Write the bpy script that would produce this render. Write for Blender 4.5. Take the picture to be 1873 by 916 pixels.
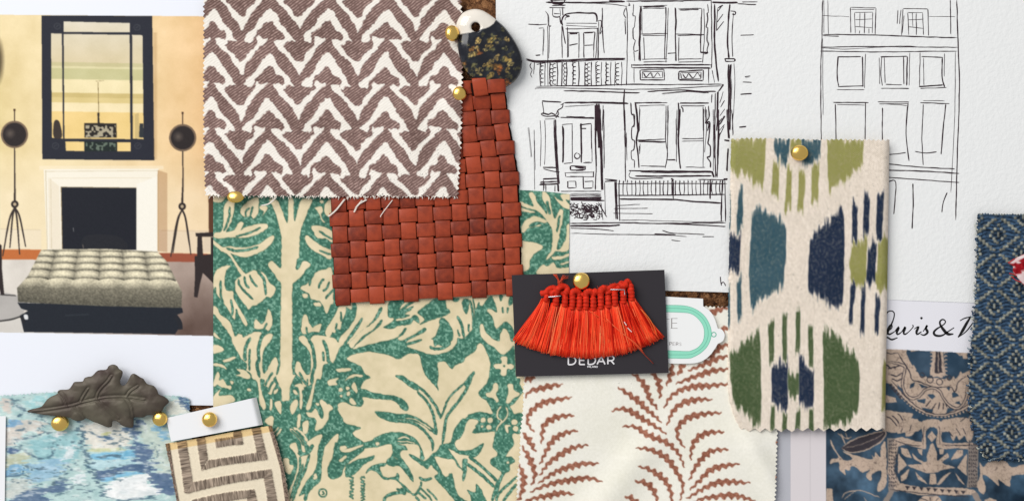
import bpy, bmesh, math, random
import numpy as np
from mathutils import Vector, Matrix
from mathutils.geometry import delaunay_2d_cdt

scene = bpy.context.scene
for o in list(bpy.data.objects): bpy.data.objects.remove(o)

# ------------------------------------------------------------------ camera, light, exposure
# The pin board hangs upright in the XZ plane; the camera looks straight at it along +Y. 1 photograph pixel = 0.3125 mm on the board.
S = 0.0003125; CAM_D = 0.78; CX, CY = 936.5, 458.0
cam_data = bpy.data.cameras.new('camera'); cam = bpy.data.objects.new('camera', cam_data); scene.collection.objects.link(cam)
cam.location = (0, -CAM_D, 0); cam.rotation_euler = (math.radians(90), 0, 0)
cam_data.sensor_width = 36; cam_data.lens = 36 * CAM_D / (1873 * S); cam_data.clip_start = 0.01; cam_data.clip_end = 20
scene.camera = cam
world = bpy.data.worlds.new('World'); scene.world = world; world.use_nodes = True
bg = world.node_tree.nodes['Background']; bg.inputs['Color'].default_value = (0.93, 0.96, 1.0, 1); bg.inputs['Strength'].default_value = 0.44
def area_light(name, loc, target, sx, sy, power, col):
    d = bpy.data.lights.new(name, 'AREA'); d.shape = 'RECTANGLE'; d.size = sx; d.size_y = sy; d.energy = power; d.color = col
    o = bpy.data.objects.new(name, d); scene.collection.objects.link(o); o.location = loc
    o.rotation_euler = (Vector(target) - Vector(loc)).to_track_quat('-Z', 'Y').to_euler(); return o
area_light('window_light', (-1.7, -2.1, 1.45), (0, 0, 0), 2.1, 2.1, 89, (1.0, 0.985, 0.955))
scene.view_settings.view_transform = 'Standard'; scene.view_settings.look = 'None'
scene.view_settings.exposure = 0.0; scene.view_settings.gamma = 1.0; scene.view_settings.use_curve_mapping = False
scene.render.engine = 'CYCLES'
# ------------------------------------------------------------------ drawing the prints (plain numpy, colours in sRGB 0..1)
def hash2(ix, iy, seed):
    h = (ix.astype(np.int64) * 374761393 + iy.astype(np.int64) * 668265263 + seed * 974634777) & 0xffffffff
    h = ((h ^ (h >> 13)) * 1274126177) & 0xffffffff
    return ((h ^ (h >> 16)) & 0xffff) / 65535.0

def vnoise(x, y, seed=0):
    ix = np.floor(x); iy = np.floor(y); fx = x - ix; fy = y - iy
    fx = fx * fx * (3 - 2 * fx); fy = fy * fy * (3 - 2 * fy)
    a = hash2(ix, iy, seed); b = hash2(ix + 1, iy, seed); c = hash2(ix, iy + 1, seed); d = hash2(ix + 1, iy + 1, seed)
    return (a * (1 - fx) + b * fx) * (1 - fy) + (c * (1 - fx) + d * fx) * fy

def fbm(x, y, seed=0, oct=3):
    s = 0; a = 0.5; t = 0
    for o in range(oct):
        s = s + a * vnoise(x * 2 ** o, y * 2 ** o, seed + o * 17); t += a; a *= 0.5
    return s / t

def rgb(r, g, b): return np.array([r, g, b], float) / 255.0

def nums(s): return np.array([float(v) for v in s.replace(',', ' ').split()]).reshape(-1, 2)

TILES = {'A': (390, 350, 4), 'B': (390, 560, 4), 'C': (470, 687, 4), 'D': (600, 540, 4), 'E': (740, 540, 4), 'F': (640, 687, 4),
         'G': (760, 687, 4), 'H': (900, 317, 4), 'P1': (930, 0, 3.817), 'P2': (930, 200, 3.523), 'P3': (1460, 0, 2.13),
         'FN': (930, 640, 3.319), 'I1': (1300, 230, 3.16), 'I2': (1300, 500, 2.954), 'T4': (1500, 630, 6.107), 'T5': (1500, 770, 5.021),
         'B1': (0, 716, 4.58), 'B2': (150, 716, 4.58), 'K': (290, 716, 4.58), 'R1': (0, 0, 3.053), 'R2': (0, 290, 2.776), 'R3': (0, 440, 4.683),
         'X': (1590, 380, 3.053), 'DD': (900, 470, 3.663), 'TG': (1200, 530, 6.107), 'LF': (40, 650, 6.107), 'PD': (780, 0, 4.582),
         'TS': (940, 490, 5.09), 'AR': (0, 0, 1), 'LT': (1770, 380, 5.09)}
def tp(tile, s):
    ox, oy, k = TILES[tile]
    p = nums(s) if isinstance(s, str) else np.asarray(s, float)
    return p / k + (ox, oy)

def smooth(p, n=4, closed=True):
    p = np.asarray(p, float)
    if len(p) < 3: return p
    if closed: a = np.roll(p, 1, 0); c = np.roll(p, -1, 0); d = np.roll(p, -2, 0); b = p
    else:
        q = np.vstack([p[0] * 2 - p[1], p, p[-1] * 2 - p[-2]]); a, b, c, d = q[:-3], q[1:-2], q[2:-1], q[3:]
    out = []
    for t in np.arange(n) / n:
        out.append(0.5 * (2 * b + (c - a) * t + (2 * a - 5 * b + 4 * c - d) * t * t + (3 * b - a - 3 * c + d) * t ** 3))
    r = np.stack(out, 1).reshape(-1, 2)
    return r if closed else np.vstack([r, p[-1:]])

def ribbon(p, w, wob=0.0, seed=0, taper=0.0, sm=True):
    """closed outline of a pen stroke along p; w = width, a number or one per point"""
    p = np.asarray(p, float)
    if sm and len(p) > 2: p = smooth(p, 5, False)
    d = np.linalg.norm(np.diff(p, axis=0), axis=1); s = np.concatenate([[0], np.cumsum(d)]); L = s[-1] + 1e-6
    n = max(2, int(L / (min(3.0, max(.35, L / 14)) if L < 42 else 2.2)) + 1); t = np.linspace(0, L, n)
    q = np.stack([np.interp(t, s, p[:, 0]), np.interp(t, s, p[:, 1])], 1)
    if wob: q = q + wob * (np.stack([vnoise(t / 14 + seed * 7.1, t * 0 + seed, 1), vnoise(t / 14 + seed * 3.7, t * 0 + seed, 2)], 1) - .5) * 2
    g = np.gradient(q, axis=0); g /= np.linalg.norm(g, axis=1)[:, None] + 1e-9
    nrm = np.stack([-g[:, 1], g[:, 0]], 1)
    ww = np.interp(t / L, np.linspace(0, 1, len(w)), w) if np.ndim(w) else np.full(n, float(w))
    if wob: ww = ww * (0.72 + 0.56 * vnoise(t / 9 + seed * 1.3, t * 0 + seed * 2.1, 5))
    if taper: ww = ww * np.clip(np.minimum(t, L - t) / (taper * L) + 0.25, 0, 1)
    return q, nrm, ww
def ribbon_poly(*a, **k):
    q, nrm, ww = ribbon(*a, **k)
    return np.vstack([q + nrm * ww[:, None] / 2, (q - nrm * ww[:, None] / 2)[::-1]])

class Canvas:
    def __init__(self, x0, y0, x1, y1, col, ss=2):
        self.x0, self.y0, self.x1, self.y1, self.ss = x0, y0, x1, y1, ss
        self.H, self.W = int((y1 - y0) * ss), int((x1 - x0) * ss)
        self.img = np.zeros((self.H, self.W, 3)) + np.asarray(col)
        ys, xs = np.mgrid[0:self.H, 0:self.W]
        self.X = x0 + (xs + .5) / ss; self.Y = y0 + (ys + .5) / ss
        self.relief = np.zeros((self.H, self.W))
    def mask(self, p):
        p = (np.asarray(p, float) - (self.x0, self.y0)) * self.ss - 0.5
        out = np.zeros((self.H, self.W), bool)
        R0 = max(0, math.ceil(p[:, 1].min())); R1 = min(self.H, math.ceil(p[:, 1].max()) + 1); C0 = max(0, math.floor(p[:, 0].min())); C1 = min(self.W, math.ceil(p[:, 0].max()) + 1)
        if R1 <= R0 or C1 <= C0: return out
        a = p; b = np.roll(p, -1, 0)
        acc = np.zeros((R1 - R0, C1 - C0 + 1), np.int16)
        for (ax, ay), (bx, by) in zip(a.tolist(), b.tolist()):
            if ay == by: continue
            sg = 1
            if ay > by: ax, ay, bx, by = bx, by, ax, ay; sg = -1
            r0 = max(R0, math.ceil(ay)); r1 = min(R1 - 1, math.ceil(by) - 1)
            if r1 < r0: continue
            r = np.arange(r0, r1 + 1)
            c = np.clip(np.ceil(ax + (r - ay) * (bx - ax) / (by - ay)), C0, C1).astype(int)
            acc[r - R0, c - C0] += sg
        out[R0:R1, C0:C1] = np.cumsum(acc[:, :-1], 1) != 0
        return out
    def paint(self, m, col, a=1.0):
        i = np.nonzero(m)
        self.img[i] += (np.asarray(col) - self.img[i]) * (m[i] * a)[:, None]
    def poly(self, p, col, sm=True, a=1.0):
        self.paint(self.mask(smooth(p) if sm else p), col, a)
    def stroke(self, p, w, col, a=1.0, **k):
        self.paint(self.mask(ribbon_poly(p, w, **k)), col, a)
    def sample_arr(self, A, X, Y):
        fx = np.clip((X - self.x0) * self.ss - .5, 0, self.W - 1.001); fy = np.clip((Y - self.y0) * self.ss - .5, 0, self.H - 1.001)
        ix = fx.astype(int); iy = fy.astype(int); ux = fx - ix; uy = fy - iy
        if A.ndim == 3: ux = ux[..., None]; uy = uy[..., None]
        return (A[iy, ix] * (1 - ux) + A[iy, ix + 1] * ux) * (1 - uy) + (A[iy + 1, ix] * (1 - ux) + A[iy + 1, ix + 1] * ux) * uy
    def warp(self, amp, scale, seed=3, oct=2):
        dx = (fbm(self.X / scale, self.Y / scale, seed, oct) - .5) * 2 * amp
        dy = (fbm(self.X / scale, self.Y / scale, seed + 50, oct) - .5) * 2 * amp
        self.img = self.sample_arr(self.img, self.X + dx, self.Y + dy)
    def blur(self, A, n):
        for ax in (0, 1):
            for _ in range(n):
                A = (A + np.roll(A, 1, ax) + np.roll(A, -1, ax)) / 3
        return A
    def final(self):
        s = self.ss
        def down(A):
            h, w = A.shape[0] // s * s, A.shape[1] // s * s
            A = A[:h, :w]
            return sum(A[i::s, j::s] for i in range(s) for j in range(s)) / (s * s)
        self.img = np.clip(down(self.img), 0, 1); self.relief = down(self.relief)
        self.X = down(self.X); self.Y = down(self.Y); self.ss = 1; self.H, self.W = self.relief.shape
        return self
# ------------------------------------------------------------------ helpers
COL = scene.collection
def W(x, y, h):
    """photograph pixels and height above the board in mm -> world (arrays ok)"""
    k = S * (CAM_D - np.asarray(h) * .001) / CAM_D
    return np.stack([(np.asarray(x) - CX) * k, -np.asarray(h) * .001 + 0 * np.asarray(x), (CY - np.asarray(y)) * k], -1)
def lin(c):
    c = np.clip(np.asarray(c, float), 0, 1); return np.where(c <= .04045, c / 12.92, ((c + .055) / 1.055) ** 2.4)
def L4(r, g, b): return (*[float(v) for v in lin(rgb(r, g, b))], 1)

def tag(o, label=None, cat=None, group=None, kind=None):
    if label: o['label'] = label
    if cat: o['category'] = cat
    if group: o['group'] = group
    if kind: o['kind'] = kind
    return o
def empty(name, loc):
    o = bpy.data.objects.new(name, None); COL.objects.link(o); o.location = Vector(loc); o.empty_display_size = .01; return o
def put(o, parent):
    if parent is not None:
        o.parent = parent; o.matrix_parent_inverse = Matrix.Translation(-Vector(parent.location)) if parent.type == 'EMPTY' else Matrix.Identity(4)
    return o
def np_mesh(name, V, F, mat, parent=None, col=None, smooth_=True):
    """V (n,3); F list of index arrays (m,3)/(m,4); col (n,3) sRGB"""
    me = bpy.data.meshes.new(name)
    V = np.asarray(V, np.float32)
    Fs = [np.asarray(f, np.int32) for f in (F if isinstance(F, list) else [F]) if len(f)]
    me.vertices.add(len(V)); me.vertices.foreach_set('co', V.ravel())
    tot = np.concatenate([np.full(len(f), f.shape[1], np.int32) for f in Fs]); idx = np.concatenate([f.ravel() for f in Fs])
    me.loops.add(len(idx)); me.loops.foreach_set('vertex_index', idx)
    me.polygons.add(len(tot)); me.polygons.foreach_set('loop_start', np.concatenate([[0], np.cumsum(tot)[:-1]]).astype(np.int32)); me.polygons.foreach_set('loop_total', tot)
    if smooth_: me.polygons.foreach_set('use_smooth', np.ones(len(tot), bool))
    if col is not None:
        a = me.color_attributes.new('Col', 'FLOAT_COLOR', 'POINT')
        c4 = np.ones((len(V), 4), np.float32); c4[:, :3] = lin(col); a.data.foreach_set('color', c4.ravel())
    me.update(); me.validate()
    if mat: me.materials.append(mat)
    o = bpy.data.objects.new(name, me); COL.objects.link(o)
    return put(o, parent)

def edge_curve(a, b, n, amp=0.0, period=0.0, seed=0, rough=0.0):
    """n points from a to b, cut with pinking shears (zigzag amp / period in px) and a little rough"""
    t = np.linspace(0, 1, n)[:, None]; a = np.asarray(a, float); b = np.asarray(b, float)
    p = a + (b - a) * t; L = np.linalg.norm(b - a); d = (b - a) / L; nr = np.array([-d[1], d[0]]); s = t[:, 0] * L
    o = 0
    if amp: o = amp * (np.abs(((s + seed) / period) % 1 - .5) * 4 - 1) * (.8 + .4 * vnoise(s / period, s * 0 + seed, 4))
    if rough: o = o + rough * (vnoise(s / 2.2, s * 0 + seed, 3) - .5) * 2 + rough * (vnoise(s / 40, s * 0 + seed, 13) - .5) * 4
    fade = np.clip(np.minimum(s, L - s) / 2.0, 0, 1)
    return p + nr * (np.asarray(o) * fade)[:, None]
def poly_curve(pts, n, rough=0, seed=0, amp=0, period=1):
    p = smooth(pts, 8, False); d = np.concatenate([[0], np.cumsum(np.linalg.norm(np.diff(p, axis=0), axis=1))]); s = np.linspace(0, d[-1], n)
    q = np.stack([np.interp(s, d, p[:, 0]), np.interp(s, d, p[:, 1])], 1); g = np.gradient(q, axis=0); g /= np.linalg.norm(g, axis=1)[:, None]
    o = rough * (vnoise(s / 2.2, s * 0 + seed, 3) - .5) * 2
    if amp: o = o + amp * (np.abs(((s + seed) / period) % 1 - .5) * 4 - 1)
    o = o * np.clip(np.minimum(s, d[-1] - s) / 2., 0, 1)
    return q + np.stack([-g[:, 1], g[:, 0]], 1) * o[:, None]

def sheet(name, T, B, L, R, canvas, hfun, thick, mat, parent=None, tint=None, rel=1.0):
    """Coons patch between four edge curves (top, bottom left->right; left, right top->bottom), with thickness"""
    nu, nv = len(T), len(L)
    u = np.linspace(0, 1, nu)[None, :, None]; v = np.linspace(0, 1, nv)[:, None, None]
    P = (1 - v) * T[None] + v * B[None] + (1 - u) * L[:, None] + u * R[:, None] - ((1 - u) * (1 - v) * T[0] + u * (1 - v) * T[-1] + (1 - u) * v * B[0] + u * v * B[-1])
    X, Y = P[..., 0], P[..., 1]
    h = hfun(X, Y, u[..., 0] + 0 * X, v[..., 0] + 0 * X)
    if canvas is not None:
        col = canvas.sample_arr(canvas.img, X, Y); h = h + rel * canvas.sample_arr(canvas.relief, X, Y)
    else: col = np.zeros(X.shape + (3,)) + tint
    V = W(X, Y, h).reshape(-1, 3); col = col.reshape(-1, 3)
    I = np.arange(nu * nv).reshape(nv, nu)
    F = np.stack([I[:-1, :-1], I[1:, :-1], I[1:, 1:], I[:-1, 1:]], -1).reshape(-1, 4)
    ring = np.concatenate([I[:, 0], I[-1, 1:], I[-2::-1, -1], I[0, -2:0:-1]])
    hb = (h.reshape(-1)[ring] - thick); Vb = W(X.reshape(-1)[ring], Y.reshape(-1)[ring], hb)
    n0 = len(V); k = len(ring); j = np.arange(k); j2 = (j + 1) % k      # the rim has its own vertices, so the edge stays crisp
    SK = np.stack([n0 + j2, n0 + j, n0 + k + j, n0 + k + j2], -1)
    return np_mesh(name, np.vstack([V, V[ring], Vb]), [F, SK], mat, parent, np.vstack([col, col[ring], col[ring]]))

def inside(poly, x, y):
    a = np.asarray(poly); r = np.zeros(x.shape, bool)
    for (x0, y0), (x1, y1) in zip(a, np.roll(a, -1, 0)):
        if y0 == y1: continue
        r ^= ((y0 > y) != (y1 > y)) & (x < (x1 - x0) * (y - y0) / (y1 - y0) + x0)
    return r
def dist_to(poly, x, y):
    a = np.asarray(poly); b = np.roll(a, -1, 0); d = np.full(x.shape, 1e9)
    for p, q in zip(a, b):
        e = q - p; t = np.clip(((x - p[0]) * e[0] + (y - p[1]) * e[1]) / (e @ e + 1e-9), 0, 1)
        d = np.minimum(d, np.hypot(x - p[0] - t * e[0], y - p[1] - t * e[1]))
    return d
def shape(name, outline, step, hfun, thick, mat, parent=None, colfun=None, holes=(), back=True, crisp=False):
    """a sheet of any outline (px), triangulated, with height hfun(x, y, d) mm where d = px from the rim, closed with a side and a back"""
    outline = np.asarray(outline, float)
    x0, y0 = outline.min(0); x1, y1 = outline.max(0)
    gx, gy = np.meshgrid(np.arange(x0 + step / 2, x1, step), np.arange(y0 + step / 2, y1, step)); gx = gx.ravel(); gy = gy.ravel()
    ok = inside(outline, gx, gy) & (dist_to(outline, gx, gy) > step * .45)
    for hp in holes: ok &= ~inside(hp, gx, gy) & (dist_to(hp, gx, gy) > step * .4)
    pts = [outline] + [np.asarray(h_, float) for h_ in holes] + [np.stack([gx[ok], gy[ok]], 1)]
    edges = []; o = 0
    for c_ in pts[:-1]:
        edges += [(o + i, o + (i + 1) % len(c_)) for i in range(len(c_))]; o += len(c_)
    allp = np.vstack(pts)
    r = delaunay_2d_cdt([Vector(p) for p in allp], edges, [], 0, 1e-5)
    vp = np.array([tuple(v) for v in r[0]]); tri = np.array([f for f in r[2] if len(f) == 3])
    cen = vp[tri].mean(1); keep = inside(outline, cen[:, 0], cen[:, 1])
    for hp in holes: keep &= ~inside(hp, cen[:, 0], cen[:, 1])
    tri = tri[keep]
    d = dist_to(outline, vp[:, 0], vp[:, 1])
    for hp in holes: d = np.minimum(d, dist_to(hp, vp[:, 0], vp[:, 1]))
    h = hfun(vp[:, 0], vp[:, 1], d); V = W(vp[:, 0], vp[:, 1], h)
    a = vp[tri]; area = np.cross(a[:, 1] - a[:, 0], a[:, 2] - a[:, 0]); tri[area > 0] = tri[area > 0][:, ::-1]   # front faces the camera
    Vb = W(vp[:, 0], vp[:, 1], h - thick); n0 = len(V)
    e = np.concatenate([tri[:, [0, 1]], tri[:, [1, 2]], tri[:, [2, 0]]]); key = np.sort(e, 1); _, inv, cnt = np.unique(key, axis=0, return_inverse=True, return_counts=True)
    bd = e[cnt[inv.ravel()] == 1]
    side = np.stack([bd[:, 1], bd[:, 0], bd[:, 0] + n0, bd[:, 1] + n0], -1)
    if crisp: V2 = V.copy(); side[:, :2] += 2 * n0
    col = None
    if colfun is not None: col = colfun(vp[:, 0], vp[:, 1]); col = np.vstack([col, col] + ([col] if crisp else []))
    return np_mesh(name, np.vstack([V, Vb] + ([V2] if crisp else [])), [np.vstack([tri, tri[:, ::-1] + n0]) if back else tri, side], mat, parent, col)

def tubes(name, paths, mat, parent=None, sides=5, col=None):
    """round threads: paths = list of (points (n,3) world, radii (n,) m); one mesh"""
    Vs, Fs, Cs = [], [], []; o = 0; ang = np.arange(sides) * 2 * math.pi / sides
    for k, (p, r) in enumerate(paths):
        p = np.asarray(p, float); n = len(p); r = np.broadcast_to(np.asarray(r, float), (n,))
        t = np.gradient(p, axis=0); t /= np.linalg.norm(t, axis=1)[:, None] + 1e-12
        ref = np.where((np.abs(t[:, 1]) > .85)[:, None], np.array([1., 0, 0]), np.array([0, 1., 0]))
        u = np.cross(t, ref); u /= np.linalg.norm(u, axis=1)[:, None] + 1e-12; w = np.cross(t, u)
        V = p[:, None] + r[:, None, None] * (np.cos(ang)[None, :, None] * u[:, None] + np.sin(ang)[None, :, None] * w[:, None])
        Vs.append(V.reshape(-1, 3)); I = o + np.arange(n * sides).reshape(n, sides); J = np.roll(I, -1, 1)
        Fs.append(np.stack([I[:-1], J[:-1], J[1:], I[1:]], -1).reshape(-1, 4))
        if sides == 4: Fs += [I[:1, ::-1], I[-1:]]
        if col is not None: Cs.append(np.repeat(np.asarray(col[k])[None], n * sides, 0))
        o += n * sides
    return np_mesh(name, np.vstack(Vs), Fs, mat, parent, np.vstack(Cs) if col is not None else None)

def inked(name, strokes, hfun, mat, parent=None, jit=0.35, lift=.06):
    """pen strokes (list of (px points, width px)) as thin raised ribbons on a sheet"""
    Vs, Fs = [], []; o = 0
    for k, (p, w) in enumerate(strokes):
        q, n, ww = ribbon(p, w, wob=jit, seed=k + 1, taper=(.03 if jit and np.ndim(w) == 0 else 0))
        a = q + n * ww[:, None] / 2; b = q - n * ww[:, None] / 2
        P = np.stack([a, b], 1).reshape(-1, 2); h = hfun(P[:, 0], P[:, 1]) + lift + .0012 * (k % 40)
        Vs.append(W(P[:, 0], P[:, 1], h)); m = len(q); i = o + 2 * np.arange(m - 1)
        Fs.append(np.stack([i, i + 1, i + 3, i + 2], -1)); o += 2 * m
    return np_mesh(name, np.vstack(Vs), Fs, mat, parent)
def flat_polys(name, polys, hfun, mat, parent=None, lift=.06):
    Vs, Fs = [], []; o = 0
    for p in polys:
        r = delaunay_2d_cdt([Vector(q) for q in p], [(i, (i + 1) % len(p)) for i in range(len(p))], [], 1, 1e-6)
        v = np.array([tuple(q) for q in r[0]]); t = np.array([f for f in r[2]]); a = v[t]; ar = np.cross(a[:, 1] - a[:, 0], a[:, 2] - a[:, 0]); t[ar > 0] = t[ar > 0][:, ::-1]
        Vs.append(W(v[:, 0], v[:, 1], hfun(v[:, 0], v[:, 1]) + lift)); Fs.append(t + o); o += len(v)
    return np_mesh(name, np.vstack(Vs), Fs, mat, parent)

# ------------------------------------------------------------------ materials
def mat_new(name):
    m = bpy.data.materials.new(name); m.use_nodes = True; nt = m.node_tree
    return m, nt, nt.nodes['Principled BSDF']
def add_bump(nt, b, layers, dist=.0003):
    """layers: (scale, strength, detail); object-space noise relief"""
    tc = nt.nodes.new('ShaderNodeTexCoord'); prev = None
    for sc, st, de in layers:
        n = nt.nodes.new('ShaderNodeTexNoise'); n.inputs['Scale'].default_value = sc; n.inputs['Detail'].default_value = de
        nt.links.new(tc.outputs['Object'], n.inputs['Vector'])
        bp = nt.nodes.new('ShaderNodeBump'); bp.inputs['Strength'].default_value = st; bp.inputs['Distance'].default_value = dist
        nt.links.new(n.outputs['Fac'], bp.inputs['Height'])
        if prev: nt.links.new(prev.outputs['Normal'], bp.inputs['Normal'])
        prev = bp
    nt.links.new(prev.outputs['Normal'], b.inputs['Normal'])
def mat_print(name, rough=.9, spec=.15, bump=((900, .25, 2),), sheen=0):
    m, nt, b = mat_new(name)
    a = nt.nodes.new('ShaderNodeVertexColor'); a.layer_name = 'Col'
    nt.links.new(a.outputs['Color'], b.inputs['Base Color'])
    b.inputs['Roughness'].default_value = rough; b.inputs['Specular IOR Level'].default_value = spec; b.inputs['Sheen Weight'].default_value = sheen
    if bump: add_bump(nt, b, bump)
    return m
def mat_plain(name, c, rough=.8, spec=.2, metal=0, bump=(), vary=0, vscale=200, dist=.0003):
    m, nt, b = mat_new(name)
    b.inputs['Base Color'].default_value = c; b.inputs['Roughness'].default_value = rough; b.inputs['Specular IOR Level'].default_value = spec; b.inputs['Metallic'].default_value = metal
    if vary:
        tc = nt.nodes.new('ShaderNodeTexCoord'); n = nt.nodes.new('ShaderNodeTexNoise'); n.inputs['Scale'].default_value = vscale; n.inputs['Detail'].default_value = 4
        nt.links.new(tc.outputs['Object'], n.inputs['Vector'])
        r = nt.nodes.new('ShaderNodeValToRGB'); r.color_ramp.elements[0].position = .3; r.color_ramp.elements[1].position = .7
        r.color_ramp.elements[0].color = (*[v * (1 - vary) for v in c[:3]], 1); r.color_ramp.elements[1].color = (*[min(1, v * (1 + vary)) for v in c[:3]], 1)
        nt.links.new(n.outputs['Fac'], r.inputs['Fac']); nt.links.new(r.outputs['Color'], b.inputs['Base Color'])
    if bump: add_bump(nt, b, bump, dist)
    return m
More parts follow.
